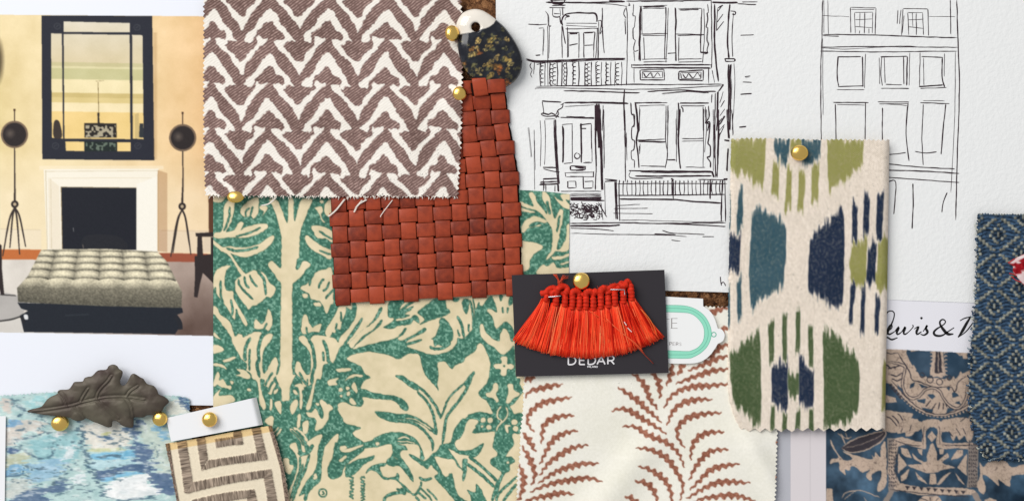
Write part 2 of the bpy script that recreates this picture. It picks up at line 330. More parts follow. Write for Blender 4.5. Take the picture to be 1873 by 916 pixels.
# ---- green leaf wallpaper: c = paper colour, g = green ground; lower-case s = stroke with width
WALLPAPER = '''
c A 410,60 440,120 462,185 488,280 500,360 497,470 497,556 465,540 440,512 418,508 400,530 412,565 450,610 475,650 495,690 492,916 492,1000 488,1200 485,1300 460,1350 478,1410 500,1460 502,1530 530,1530 558,1525 562,1440 590,1370 605,1340 580,1320 580,1100 578,830 580,690 600,660 640,625 675,580 710,545 708,525 670,508 650,520 620,570 605,560 612,500 628,480 632,380 640,290 665,215 690,150 725,60 645,60 615,150 600,215 590,180 588,60 550,60 545,215 535,220 505,140 465,60
c A 110,60 80,110 75,200 60,290 20,300 5,310 5,340 60,345 130,335 230,340 320,315 390,275 402,250 385,235 320,240 240,260 190,290 200,280 225,240 215,222 190,225 165,265 150,285 100,295 95,290 130,230 150,150 158,80 150,50
s10 A 120,110 118,180 100,240 75,290
s10 A 165,330 260,305 350,265
c A 330,40 270,60 230,95 200,130 205,170 235,190 270,180 290,200 280,215 310,190 330,150 335,90
s9 A 265,120 240,150 238,185
s9 A 290,110 280,150 270,185
c A 345,105 380,100 400,120 385,150 355,185 370,150 340,130
c A 0,30 90,30 80,60 50,80 0,75
c A 740,120 770,110 800,115 800,150 790,170 805,210 820,225 800,225 780,180 760,145
c A 820,90 850,60 870,60 870,180 830,180 810,140
c A 775,70 800,65 810,80 790,90
c A 0,350 15,365 70,405 120,400 200,410 280,400 340,380 400,340 430,322 448,330 440,360 400,410 330,450 250,480 190,475 135,455 130,455 150,490 190,550 235,600 225,615 205,610 170,560 130,490 100,460 50,430 0,385
s12 A 95,415 150,432 220,432 300,415 330,405
c A 715,260 740,250 800,255 880,300 880,375 820,345 760,340 730,290
s9 A 775,290 820,320 875,350
c A 675,325 690,320 720,345 760,375 800,400 880,440 880,470 850,500 800,470 740,440 690,390 670,345
s9 A 775,430 820,450 875,462
c A 0,640 20,580 60,550 115,540 128,550 95,580 85,650 95,720 145,730 150,780 190,850 230,916 250,970 235,985 200,930 180,890 165,880 155,940 130,900 100,850 60,800 20,740 0,700
s11 A 55,650 55,740 75,830 90,860
s9 A 15,700 20,770 35,815
s11 A 130,790 140,850 140,910
s9 A 170,860 175,900
c A 160,655 200,620 240,600 290,575 340,575 390,620 415,670 455,700 450,740 420,775 390,770 370,790 320,830 290,835 255,865 240,840 200,790 165,730
s11 A 185,640 190,680 220,720 260,760 295,790
s11 A 225,620 235,670 265,710
s11 A 265,610 290,660 325,700
s12 A 325,585 370,640 380,710 385,760
s9 A 240,572 300,570 350,590
c A 640,710 650,690 690,670 720,620 770,580 820,570 870,570 880,800 860,830 830,895 800,830 770,800 720,790 700,750 680,740 650,720
s11 A 740,590 715,640 705,690
s11 A 810,640 780,680 770,710
s11 A 850,660 830,710 800,730
s11 A 880,720 850,750 820,785
c A 650,750 690,750 690,775 660,780
c A 735,815 780,810 790,840 750,840
c B 0,0 30,10 55,60 105,95 135,140 155,210 165,220 185,200 210,205 218,225 240,215 290,190 335,185 360,195 362,225 400,200 425,195 438,215 415,260 375,310 362,370 360,440 370,490 400,450 430,395 455,370 470,390 475,450 470,490 440,540 460,570 440,610 425,645 405,640 395,590 370,580 375,540 345,530 345,570 360,640 385,720 380,750 360,750 335,690 330,600 315,545 290,530 265,480 245,470 245,420 210,390 170,320 135,260 130,220 70,150 20,90 0,60
s13 B 0,60 50,130 100,190
s16 B 275,225 240,290 230,370 240,400
s11 B 268,310 262,400 265,470
s16 B 395,130 365,200 340,260 330,330 335,390 320,430 340,520
s11 B 435,480 400,540 380,580
s11 B 440,545 410,600 408,630
s9 B 480,370 478,440 462,500
c B 300,160 302,110 315,92 340,120 355,130 380,100 392,50 400,15 420,40 433,90 430,140 405,178 380,165 345,165
s9 B 395,120 370,170
c B 75,390 155,365 165,378 110,405 80,408
c B 0,415 60,420 100,455 90,462 50,440 0,435
c B 0,280 60,295 82,320 40,340 0,345
c B 10,190 40,225 65,245 30,235 0,210
c B 170,455 240,470 275,520 240,530 200,515 160,505 200,490
c B 0,560 30,480 50,500 45,540 75,530 100,575 130,580 130,610 100,600 60,590 30,570 5,590
c B 250,600 275,600 275,622 252,620
c B 120,545 150,550 138,575
c B 0,660 60,600 40,650 120,645 150,660 148,700 0,740
c B 415,680 432,680 430,750 412,755
c B 450,700 480,692 498,700 500,785 475,770 450,730
c B 475,600 470,625 445,640 445,615
c B 565,720 600,680 620,690 615,740 580,790 565,770
c B 585,610 605,612 622,640 605,645 588,630
c B 590,580 640,560 665,605 650,615 655,660 650,745 630,740 632,640 618,595
c B 620,790 642,795 632,880 612,880
c B 655,850 690,835 700,850 685,915 655,915
c B 625,225 640,215 665,215 700,245 730,215 770,210 840,222 890,235 915,265 920,240 960,180 1000,130 1000,200 960,270 920,310 890,370 880,415 850,420 805,430 800,490 785,535 760,530 750,560 735,640 715,740 690,760 675,740 700,680 720,600 720,570 690,580 660,590 640,530 598,480 600,430 615,400 635,410 650,450 690,500 710,480 715,420 710,350 680,300 630,250
s16 B 690,235 725,290 738,370 745,430 725,500 720,575
s16 B 800,245 830,310 840,380 840,410
s10 B 805,330 808,400
s11 B 630,480 660,540 690,580
s9 B 690,530 690,570
c B 650,200 645,150 650,90 665,60 685,60 700,110 725,155 745,140 790,125 785,160 770,190 730,185 690,200
s9 B 680,150 690,200 720,205
c B 820,200 830,160 870,100 900,40 920,0 970,0 965,60 940,110 930,170 900,165 895,195 870,190 860,220 830,220
s11 B 935,40 935,110
s9 B 905,120 893,170
c D 205,40 205,130 185,190 135,255 85,310 80,345 40,500 70,790 72,840 110,916 150,940 200,955 240,970 175,1010 270,1080 260,1130 200,1180 120,1250 100,1310 50,1340 15,1320 10,1270 30,1230 50,1180 60,1110 80,1020 50,1020 -10,1090 -30,1130 -45,1230 -50,1310 -60,1360 -120,1420 -150,1530 1460,1530 1460,40
g D 40,495 70,420 90,380 120,345 240,170 248,190 200,270 140,345 150,350 210,290 270,240 330,180 380,90 398,95 375,150 320,205 250,255 180,320 150,355 165,385 185,380 250,300 330,250 385,180 400,185 370,230 290,290 220,350 180,395 260,370 380,340 490,315 530,280 560,240 575,245 550,285 510,310 540,330 620,290 700,240 722,242 700,270 600,320 570,345 620,335 685,320 670,340 580,365 600,385 680,410 740,430 830,430 900,400 950,340 1000,320 1000,470 930,510 905,540 880,510 850,480 810,485 800,500 808,580 800,650 810,700 790,670 720,590 690,520 670,440 640,425 580,430 515,465 450,440 380,420 290,410 190,430 135,460 180,490 240,520 270,570 308,600 270,620 235,680 270,685 330,710 430,725 510,740 570,780 590,820 575,843 540,830 500,780 440,760 330,755 255,740 258,780 240,810 190,808 160,800 130,780 75,790 70,840 110,916 0,916 0,500
c D 60,535 160,530 165,550 90,560 60,550
c D 120,630 150,590 200,575 255,580 250,595 200,595 150,610
c D 0,620 80,600 60,625 70,650 20,660 0,655
o17 D 93,688
o15 D 143,678
o17 D 150,718
o12 D 95,735
c D 180,640 195,635 218,690 205,715 170,670
c D 155,760 175,750 205,790 195,805 165,790
c D 0,790 35,820 0,845
g D 445,50 440,150 480,165 470,190 405,235 470,242 515,222 600,212 625,180 660,205 668,180 650,150 620,145 605,165 560,180 500,185 505,170 560,165 600,145 560,140 600,110 625,80 600,85 560,105 590,75 640,40 600,45 540,95 520,110 540,70 570,30 500,30
g D 655,120 690,155 705,180 668,215 740,185 820,160 890,130 885,105 865,85 850,20 780,25 720,70
g D 815,180 840,165 880,200 915,270 905,330 860,370 800,360 780,370 770,320 755,315 785,300 800,260 815,220
s15 D 742,370 770,388 830,388 880,360 895,340
g D 905,20 920,45 950,45 960,20
g D 160,230 205,130 205,60 180,60 170,120 130,210 100,240 60,270 20,290 40,310 75,320 78,345 85,310 130,260
g E 390,310 430,320 470,275 500,245 505,180 520,110 540,70 570,75 600,30 620,10 640,10 672,90 672,125 640,105 610,95 607,120 640,155 665,240 690,235 740,190 780,225 800,260 800,330 780,330 765,280 738,243 715,250 700,290 690,335 640,310 590,260 578,215 560,208 550,240 560,300 600,345 660,385 700,425 730,435 770,400 803,375 815,590 845,605 845,650 868,700 850,725 800,790 765,820 785,870 855,860 870,916 470,916 465,880 490,865 560,850 640,870 635,830 600,770 560,745 542,715 560,685 600,640 620,580 627,490 600,410 575,365 552,350 530,365 520,400 440,460 380,500 345,540 330,510 290,483 240,485 250,430 330,410 380,360
c E 705,455 728,445 755,455 750,500 780,498 803,518 780,540 752,538 745,575 722,592 700,575 703,540 670,538 648,515 672,497 708,500
g E 722,508 734,510 732,522 722,520
c E 655,640 680,645 685,690 670,720 690,770 680,790 650,755 600,735 595,715 630,705 645,670
c E 755,650 790,645 800,690 840,715 835,735 800,750 760,790 740,785 755,720 760,690
g E 430,30 470,30 465,110 450,135 430,100 420,60
g E 350,20 400,20 385,45 365,40
s9 E 480,30 500,150 500,240
s8 E 500,20 515,110 515,170
s9 E 545,50 530,120
s14 E 385,150 415,210 435,310
s9 E 385,250 405,300
s9 E 470,210 470,265
g E 690,0 720,0 705,45
s9 E 715,85 720,130
s9 E 755,85 752,130
g E 770,10 790,0 790,60 760,70
g F 330,0 390,0 440,40 485,65 500,110 440,80 390,40
s13 F 400,25 480,65 550,120 615,200 650,270 662,315
s13 F 490,115 550,170 600,255 622,340 635,430
s10 F 662,315 690,240 730,155 790,95 845,48
s14 F 895,0 850,100 790,190 735,260 705,310 690,410 675,500
g F 835,55 900,-30 915,-20 895,10 865,80
g F 180,262 240,262 340,280 340,325 240,310
s16 F 190,265 300,290 420,290 500,320 570,370 615,415
s14 F 200,285 300,325 420,335 500,365 570,430 605,490 605,550
g F 330,290 400,285 480,305 560,350 630,400 638,430 600,410 520,350 400,320 330,315
z9 F 400,306 470,316 540,352 600,395
g F 0,430 60,480 110,485 190,460 240,432 330,412 400,420 470,452 515,510 545,590 535,615 515,600 515,540 490,500 400,495 345,500 400,510 425,540 385,545 365,575 400,630 440,690 463,745 460,775 430,735 370,665 345,655 300,660 265,630 305,580 312,520 290,495 200,520 90,530 0,600 0,545 80,505 0,525
z9 F 345,478 420,480 480,492
z12 F 350,460 400,445 440,462
o12 F 200,500
z6 F 320,590 350,612
g C 570,490 610,510 600,570 650,560 740,510 770,490 830,480 880,440 1000,410 1000,480 900,510 760,540 690,590 620,660 580,640
g C 555,590 570,500 600,520 605,600 620,660 612,720 560,755 525,735 515,680 530,640
c C 610,550 640,540 770,500 760,520 660,560
c C 605,515 650,510 660,530 610,545
c C 600,620 640,580 660,590 620,630
o16 C 880,495
g F 0,640 60,610 150,590 180,580 170,610 120,635 60,690 30,720 -30,735 -30,660
g F 120,715 130,680 180,650 265,635 250,660 220,665 230,710 260,740 330,735 345,705 360,725 360,765 400,800 450,850 440,860 400,830 340,760 250,755 200,705 150,690
g F 430,575 470,580 530,620 570,610 600,570 640,545 665,505 720,490 740,480 760,400 800,340 830,310 860,320 850,350 835,400 810,450 770,480 780,530 810,545 870,545 910,530 975,490 970,530 930,580 880,600 870,580 800,570 720,530 760,590 800,650 820,680 825,610 860,610 855,650 850,720 830,770 820,750 830,700 790,660 760,610 710,605 650,590 620,595 640,640 665,690 700,740 740,708 755,740 770,820 800,880 860,916 860,930 790,930 740,880 690,820 620,740 650,710 620,680 590,650 570,680 540,660 480,620
s14 G 390,590 470,650 600,770
s16 G 375,640 480,720 580,815
s15 G 605,765 580,850 560,916
g F 855,830 915,850 925,790 960,830 1000,916 1000,930 900,930 880,870
s14 F 505,740 545,758 605,748
s11 F 520,770 518,810 480,865 450,860
s9 F 520,820 580,880 600,916
s9 F 500,850 560,900
s9 F 560,825 610,870 640,910
s11 F 480,880 510,916
s16 F 245,920 270,880 330,855 400,850
s11 F 340,825 400,840
g F 370,820 410,830 410,865 380,860
g G 385,290 390,280 470,265 570,280 560,240 590,200 640,180 700,240 720,280 775,275 770,410 720,420 705,440 720,500 690,540 660,590 700,590 730,625 690,650 690,690 650,720 620,790 600,860 575,860 600,770 630,710 600,680 555,650 550,610 590,590 600,560 565,520 570,490 580,420 570,405 430,420 420,400 440,370 400,340
c G 385,320 440,315 460,335 435,362 400,345
o20 G 495,323
o22 G 545,325
o20 G 537,375
o10 G 488,368
z12 G 630,215 598,270 605,310 630,330 600,375 590,410
z12 G 660,225 675,270 660,310 620,350
c G 655,360 700,360 680,380 680,415 665,410
o23 G 725,338
o21 G 733,385
o10 G 675,632
s13 G 745,735 680,790 610,860 590,916
s14 G 740,790 690,850 640,916
c C 360,265 400,265 425,235 445,260 460,300 480,310 485,260 460,200 460,170 490,180 520,210 558,240 530,260 520,320 480,380 440,400 420,395 435,340 420,310 380,300
c C 430,195 455,200 455,220 435,215
c C 300,310 310,282 322,290 315,370 295,375
c C 335,340 375,325 380,340 370,415 345,420 332,380
c C 365,490 400,460 460,425 480,440 455,500 445,560 440,640 420,700 370,760 330,830 280,916 215,930 225,850 260,780 290,690 295,610 275,560 235,515 260,490 290,490 300,540 320,590 345,570 385,530
z22 C 240,385 300,440 330,490 345,570
s8 C 250,395 310,450 340,510
z20 C 265,375 330,420 370,480
s8 C 285,395 345,455
s18 C 410,500 390,540 350,570 300,560
s13 C 385,570 350,690 300,800 260,916
s11 C 315,590 312,690 275,800 245,900
s9 C 340,640 310,760 270,860
z14 C 180,385 140,440
z10 C 160,375 120,420
c C 110,290 125,330 110,370 60,340 60,320
c C 190,610 230,600 240,645 268,650 262,690 230,720 200,680
z20 C 420,715 435,740 410,750
s16 C 450,770 400,810 365,860 350,916
c H 205,205 300,240 290,200 270,150 290,135 315,160 330,210 370,260 400,300 400,250 370,190 365,140 390,135 420,170 440,280 460,330 480,290 495,265 520,270 520,330 500,420 490,480 475,545 490,555 530,500 545,440 545,380 570,380 565,545 520,575 470,570 440,600 400,635 400,610 430,570 440,500 440,420 420,380 400,350 370,310 330,275 280,262 220,240
c H 215,430 215,390 250,340 310,312 360,325 400,350 390,365 340,355 300,360 270,385 300,390 360,370 340,390 270,400 240,430
c H 190,240 260,265 320,285 280,290 190,270
c H 190,510 270,500 330,510 370,530 360,560 310,590 280,640 270,700 220,720 190,720
c H 330,740 370,665 400,680 450,650 480,690 570,690 570,740
c H 440,610 520,600 570,580 570,600 500,630 450,630
c H 500,660 560,640 560,655 510,670
c H 440,150 480,190 520,200 500,160 570,150 570,200 540,195 570,230 570,265 520,250 480,210
s13 H 400,200 425,300
s11 H 495,310 475,430
'''
def make_wallpaper():
    c = Canvas(384, 340, 1048, 924, 0)
    m = np.ones((c.H, c.W))                       # 1 = green ground
    for ln in WALLPAPER.strip().splitlines():
        k, tile, pts = ln.split(' ', 2)
        p = tp(tile, pts); s = TILES[tile][2]
        if k in 'cg': m[c.mask(smooth(p))] = 1.0 if k == 'g' else 0.0
        elif k[0] == 'o':
            a = np.linspace(0, 2 * math.pi, 24, endpoint=False); r = float(k[1:]) / s
            m[c.mask(p[0] + r * np.stack([np.cos(a), np.sin(a)], 1))] = 0.0
        else: m[c.mask(ribbon_poly(p, float(k[1:]) / s * (1.4 if k[0] == 's' else 1.1), taper=0.08))] = 1.0 if k[0] == 's' else 0.0
    rng = random.Random(4)                        # the small block-cut letters of the maker's mark
    for cx, rows in ((C_(693), range(8)), (C_(775), range(9))):
        for r in rows:
            y = 687 + 185 + r * 5.2
            a = rng.choice([0.2, -0.5, 0.9]); b = rng.choice([-.8, .4, 1.2])
            for t in (a, b):
                d = np.array([math.cos(t), math.sin(t)]) * 4.0
                q = np.array([cx + rng.uniform(-1, 1), y]); m[c.mask(ribbon_poly(np.array([q - d, q + d]), 1.9))] = 1
    a = np.linspace(0, 2 * math.pi, 30); q = np.array([590.5, 900.7])
    m[c.mask(ribbon_poly(q + 7.3 * np.stack([np.cos(a), np.sin(a)], 1), 2.6))] = 1
    m[c.mask(ribbon_poly(q + np.array([[-2, -2], [1, -3], [0, 0], [3, 1], [0, 3], [-2, 2]]), 1.6))] = 1
    dx = (fbm(c.X / 5, c.Y / 5, 3, 2) - .5) * 2.0; dy = (fbm(c.X / 5, c.Y / 5, 31, 2) - .5) * 2.0
    m = c.sample_arr(m, c.X + dx, c.Y + dy)
    mb = c.blur(m, 1); edge = np.clip(1 - np.abs(c.blur(m, 4) - .52) * 3.2, 0, 1)
    n1 = fbm(c.X / 3.2, c.Y / 3.2, 8, 2); n2 = fbm(c.X / 40, c.Y / 40, 9, 3); n3 = vnoise(c.X / 2.4, c.Y / 2.4, 77)
    cream = rgb(229, 213, 176) + (n2 - .5)[..., None] * rgb(26, 24, 26) + (fbm(c.X / 9, c.Y / 9, 12) - .5)[..., None] * rgb(16, 14, 16)
    green = rgb(70, 122, 102) + (np.clip((n1 - .54) * 5, 0, 1))[..., None] * rgb(58, 52, 50) - (np.clip((.45 - n1) * 4, 0, 1) * .8)[..., None] * rgb(20, 26, 20) + (n2 - .5)[..., None] * rgb(20, 26, 22)
    c.img = cream * (1 - mb[..., None]) + green * mb[..., None]
    c.img += (rgb(52, 86, 66) - c.img) * (edge * .72)[..., None]
    c.relief = -0.03 * mb
    return c.final()
def C_(x): return 470 + x / 4
# ---- brown arrow print on twill
AR_UP = '375,350 400,310 470,240 540,140 600,75 640,110 690,190 750,265 790,330 815,365 760,365 735,390 712,368 732,330 706,285 659,256 626,206 600,188 570,199 535,252 482,282 458,322 458,352 440,385 425,378 380,366'
AR_DN = '630,350 690,355 726,383 718,406 779,476 826,530 850,541 886,530 909,481 968,428 994,382 984,346 1004,320 1040,345 1090,335 1085,365 1020,430 960,500 900,580 870,665 860,665 830,610 780,540 720,470 670,420 640,380'
def make_arrows():
    c = Canvas(364, -12, 850, 374, 0)
    w = np.zeros((c.H, c.W))
    up = (nums(AR_UP) - (600, 205)) / 4.82; dn = (nums(AR_DN) - (600, 205)) / 4.82
    rng = random.Random(2)
    for j in range(-2, 6):
        for i in range(-3, 6):
            o = np.array([494.2 + i * 106.2 - j * 1.0, 42.5 + j * 81.3 + i * 0.4])
            for q in (up, dn):
                n = np.array([[rng.uniform(-1.5, 1.5), rng.uniform(-1.5, 1.5)] for _ in q])
                w[c.mask(smooth(q + n + o, 3))] = 1
    dx = (fbm(c.X / 5, c.Y / 5, 3, 3) - .5) * 5 + (fbm(c.X / 34, c.Y / 30, 83, 2) - .5) * 6; dy = (fbm(c.X / 5, c.Y / 5, 31, 3) - .5) * 5 + (fbm(c.X / 34, c.Y / 30, 93, 2) - .5) * 6
    w = c.sample_arr(w, c.X + dx, c.Y + dy)
    bias = .49 + (fbm(c.X / 22, c.Y / 22, 63, 2) - .5) * .4
    w = np.clip((c.blur(w, 2) - bias + (fbm(c.X / 2.2, c.Y / 2.2, 5, 2) - .5) * .6) * 5 + .5, 0, 1)
    ph = (c.X * math.sin(0.62) + c.Y * math.cos(0.62)) / 4.55 + (fbm(c.X / 20, c.Y / 20, 6) - .5) * .9
    tw = np.sin(ph * 2 * math.pi)
    dash = vnoise((c.X * math.cos(.62) - c.Y * math.sin(.62)) / 3.4, np.floor(ph) * 3.7, 9)
    big = fbm(c.X / 45, c.Y / 45, 21)
    brown = rgb(122, 98, 92) + (np.clip(tw, 0, 1) * (.05 + 1.25 * dash))[..., None] * rgb(82, 76, 72) - (np.clip(-tw, 0, 1) * .8)[..., None] * rgb(22, 22, 20) + (big - .5)[..., None] * rgb(30, 26, 26)
    white = rgb(243, 236, 226) + (tw * .6)[..., None] * rgb(12, 13, 16) + (big - .5)[..., None] * rgb(14, 14, 16)
    c.img = white * w[..., None] + brown * (1 - w[..., None])
    c.relief = tw * .09 + w * .05
    return c.final()

# ---- wavy fern print
FERN = '''165,170 120,175 98,195
330,210 270,215 190,235 130,250 100,290
385,285 300,300 210,320 140,370 115,430 155,500
400,395 330,400 270,415 215,460 200,570
420,485 340,505 270,545 220,630 190,695
485,575 400,590 310,635 240,690 190,760
550,688 450,690 330,720 250,760 180,810
570,800 490,775 400,785 300,800 200,830 130,860
400,875 330,865 250,880 150,900 90,920
85,500 120,540 150,590 165,620
80,580 120,640 150,710 160,760 140,820
65,690 90,760 90,820 70,890 40,916
665,225 720,260 790,310 840,360 890,400 930,445
625,370 690,355 760,380 820,420 890,460 960,510
690,462 770,465 850,515 940,550 1000,590 1040,640 1070,715
770,595 850,600 940,640 990,690 1040,770 1060,830 1040,910
785,705 850,720 930,770 970,820 990,880 985,950
765,795 830,805 880,850 910,930
705,885 760,905 800,950
750,140 800,180 840,240 860,300 910,360
865,140 900,165 915,210 920,260 920,295
990,80 990,130 975,180 960,220
1075,85 1050,105 1030,155
1345,35 1270,50 1200,80 1090,125
1345,115 1240,125 1160,150 1080,180 1015,205
1345,205 1220,215 1130,220 1040,245 980,290 945,355
1240,300 1150,300 1060,320 1000,370 960,460
1295,380 1200,385 1090,410 1030,470 1030,530 1070,595
1310,495 1220,500 1150,530 1115,590 1105,670
1335,600 1240,610 1180,650 1130,720 1095,790
1405,690 1320,700 1230,725 1160,790 1100,850
1470,805 1380,800 1290,800 1200,830 1080,900
1500,915 1400,885 1330,880 1240,890 1180,900 1120,925
1345,-260 1260,-240 1200,-200 1170,-140
1345,-140 1300,-120 1270,-60
1345,-30 1290,-20 1240,30 1210,50
1650,560 1640,565 1625,570
1650,770 1640,775 1625,790'''
def make_fern():
    c = Canvas(936, 545, 1432, 926, 0)
    m = np.zeros((c.H, c.W))
    for k, ln in enumerate(FERN.splitlines()):
        p = smooth(tp('FN', ln), 6, False)
        d = np.linalg.norm(np.diff(p, axis=0), axis=1); s = np.concatenate([[0], np.cumsum(d)]); L = s[-1]
        t = np.arange(0, L, .6); q = np.stack([np.interp(t, s, p[:, 0]), np.interp(t, s, p[:, 1])], 1)
        g = np.gradient(q, axis=0); g /= np.linalg.norm(g, axis=1)[:, None]; n = np.stack([-g[:, 1], g[:, 0]], 1)
        prof = np.clip(np.minimum(t / (.38 * L), (L - t) / (.55 * L)), 0, 1) ** .75
        lam = 13.5 + (vnoise(t / 30, t * 0 + k, 3) - .5) * 3
        ph = np.cumsum(.6 / lam) * 2 * math.pi + k
        off = 2.2 * np.sin(ph) * (.5 + .5 * prof)
        hw = (1.0 + 4.2 * prof) * (1 + .2 * np.sin(ph * 1.0 + 2.1) + .1 * vnoise(t / 5, t * 0 + k, 8))
        a = q + n * (off + hw)[:, None]; b = q + n * (off - hw)[:, None]
        m[c.mask(np.vstack([a, b[::-1]]))] = 1
    dx = (fbm(c.X / 4, c.Y / 4, 3, 2) - .5) * 2; dy = (fbm(c.X / 4, c.Y / 4, 31, 2) - .5) * 2
    m = c.blur(c.sample_arr(m, c.X + dx, c.Y + dy), 1)
    wv = np.sin(c.X * 2 * math.pi / 3.6) * np.sin(c.Y * 2 * math.pi / 3.9)
    n = fbm(c.X / 2.6, c.Y / 2.6, 14, 2) - .5; big = fbm(c.X / 60, c.Y / 60, 15) - .5
    white = rgb(243, 239, 226) + (wv * .5 + n)[..., None] * rgb(12, 12, 13) + big[..., None] * rgb(8, 8, 14)
    br = rgb(156, 102, 82) + n[..., None] * rgb(70, 62, 56) + big[..., None] * rgb(20, 16, 14)
    c.img = white * (1 - m[..., None]) + br * m[..., None]
    c.relief = wv * .035 + big * .3
    return c.final()

# ---- ikat
OL, TE, NV, GR = 'o', 't', 'n', 'g'
IKAT = '''o I1 115,70 318,70 315,210 300,360 250,320 190,280 110,260
t I1 370,70 455,70 455,190 430,215 390,190 365,140
o I1 460,70 525,70 525,150 460,150
t I1 525,70 637,70 632,180 600,200 530,225
o I1 672,75 885,75 880,215 800,290 740,340 690,380 675,300
o I1 360,215 398,215 390,400 350,400
o I1 440,255 470,255 465,485 425,485
o I1 510,275 548,275 535,515 500,505
o I1 585,225 628,225 620,430 580,430
t AR 1377.5,378 1404,388 1427,401 1438,410 1438,451 1434,500 1433,520 1411,537 1391,547 1373,564 1370,500 1372,450
n AR 1542,382 1543,394 1545,423 1545,451 1543,520 1540,566 1523,562 1506,547 1486,532 1479,527 1478,500 1481,432 1506,413 1528,398
t I1 165,370 188,370 185,590 150,610 150,500
n I1 100,630 175,630 165,835 100,835
t I1 98,380 114,380 116,600 98,600
t I2 140,20 165,20 168,250 145,240
t I2 85,60 105,60 105,280 85,270
n I1 820,450 850,450 845,670 815,670
n I1 885,405 922,400 910,640 880,640
n I1 962,380 1003,390 990,650 955,640
o I1 800,780 815,700 850,660 905,655 895,916 815,900
n I1 910,690 960,690 950,910 900,910
o I1 968,660 1040,650 1040,916 960,916
o I2 750,0 840,0 840,50 780,50
n I2 840,0 890,0 890,50 860,30 845,50
o I2 890,0 965,0 960,90 920,95 890,60
n I2 755,55 785,55 765,270 745,250
n I2 815,70 838,65 830,315 805,310
n I2 890,115 918,115 905,320 885,325
g I2 100,440 150,400 200,360 262,300 270,500 275,700 268,835 230,800 180,750 120,690 105,560
g I2 605,310 660,330 720,390 795,450 805,560 800,720 760,780 690,820 610,840 610,600
g I2 310,265 342,255 342,470 318,490
g I2 385,215 412,205 410,450 388,460
g I2 460,215 485,210 482,440 458,430
g I2 525,265 552,260 555,480 530,480
g I2 325,720 348,720 345,850 320,850
g I2 388,740 412,750 412,850 385,850
g I2 460,760 485,740 485,850 455,850
g I2 530,715 555,715 555,850 530,850
n I2 330,510 370,480 415,470 418,730 370,720 330,690
n I2 475,460 510,480 558,520 555,690 520,710 475,720
g I2 418,545 475,545 475,660 440,670 418,650
o I2 930,500 950,480 950,760 922,740'''
def make_ikat():
    c = Canvas(1322, 244, 1640, 800, 0)
    colr = {'o': rgb(144, 142, 80), 't': rgb(50, 80, 92), 'n': rgb(26, 38, 60), 'g': rgb(66, 84, 52)}
    col = np.floor(c.X / 1.3)
    j = (hash2(col, col * 0, 5) - .5) * 9 + (hash2(np.floor(c.X / 4), col * 0, 6) - .5) * 15
    j = j * (.55 + .9 * vnoise(c.X / 40, c.Y / 30, 9))
    j2 = j + (hash2(col, col * 0, 55) - .5) * 12
    wx = (fbm(c.X / 10, c.Y / 16, 41) - .5) * 2.4
    thread = np.sin(c.Y * 2 * math.pi / 3.7 + (fbm(c.X / 30, c.Y / 30, 70) - .5) * 5) * np.sin(c.X * 2 * math.pi / 4.3 + (fbm(c.X / 30, c.Y / 30, 71) - .5) * 5)
    n = fbm(c.X / 1.6, c.Y / 6, 14, 2) - .5; nx = fbm(c.X / 2.2, c.Y / 2.2, 24, 2) - .5; big = fbm(c.X / 50, c.Y / 50, 15) - .5
    base = rgb(232, 218, 202)
    c.img = np.zeros((c.H, c.W, 3)) + base
    for ln in IKAT.splitlines():
        k, tile, pts = ln.split(' ', 2)
        m = c.mask(tp(tile, pts)).astype(float)
        m = c.blur(.4 * c.sample_arr(m, c.X + wx, c.Y + j) + .35 * c.sample_arr(m, c.X + wx, c.Y + j2) + .25 * c.sample_arr(m, c.X + wx, c.Y + j2 * 1.6 - j * .5), 2)
        dens = np.clip(.97 - .2 * np.clip(thread, 0, 1) + n * .35 + nx * .6, .25, 1)
        c.paint(m * dens, colr[k])
    c.img = c.img + (thread * .7 + n * .7 + nx * .9)[..., None] * rgb(30, 30, 32) + big[..., None] * rgb(14, 12, 12)
    spk = (hash2(np.floor(c.X / 1.2), np.floor(c.Y / 1.2), 88) > .9965)
    c.img[spk] *= .72
    c.relief = thread * .06 + big * .35
    return c.final()

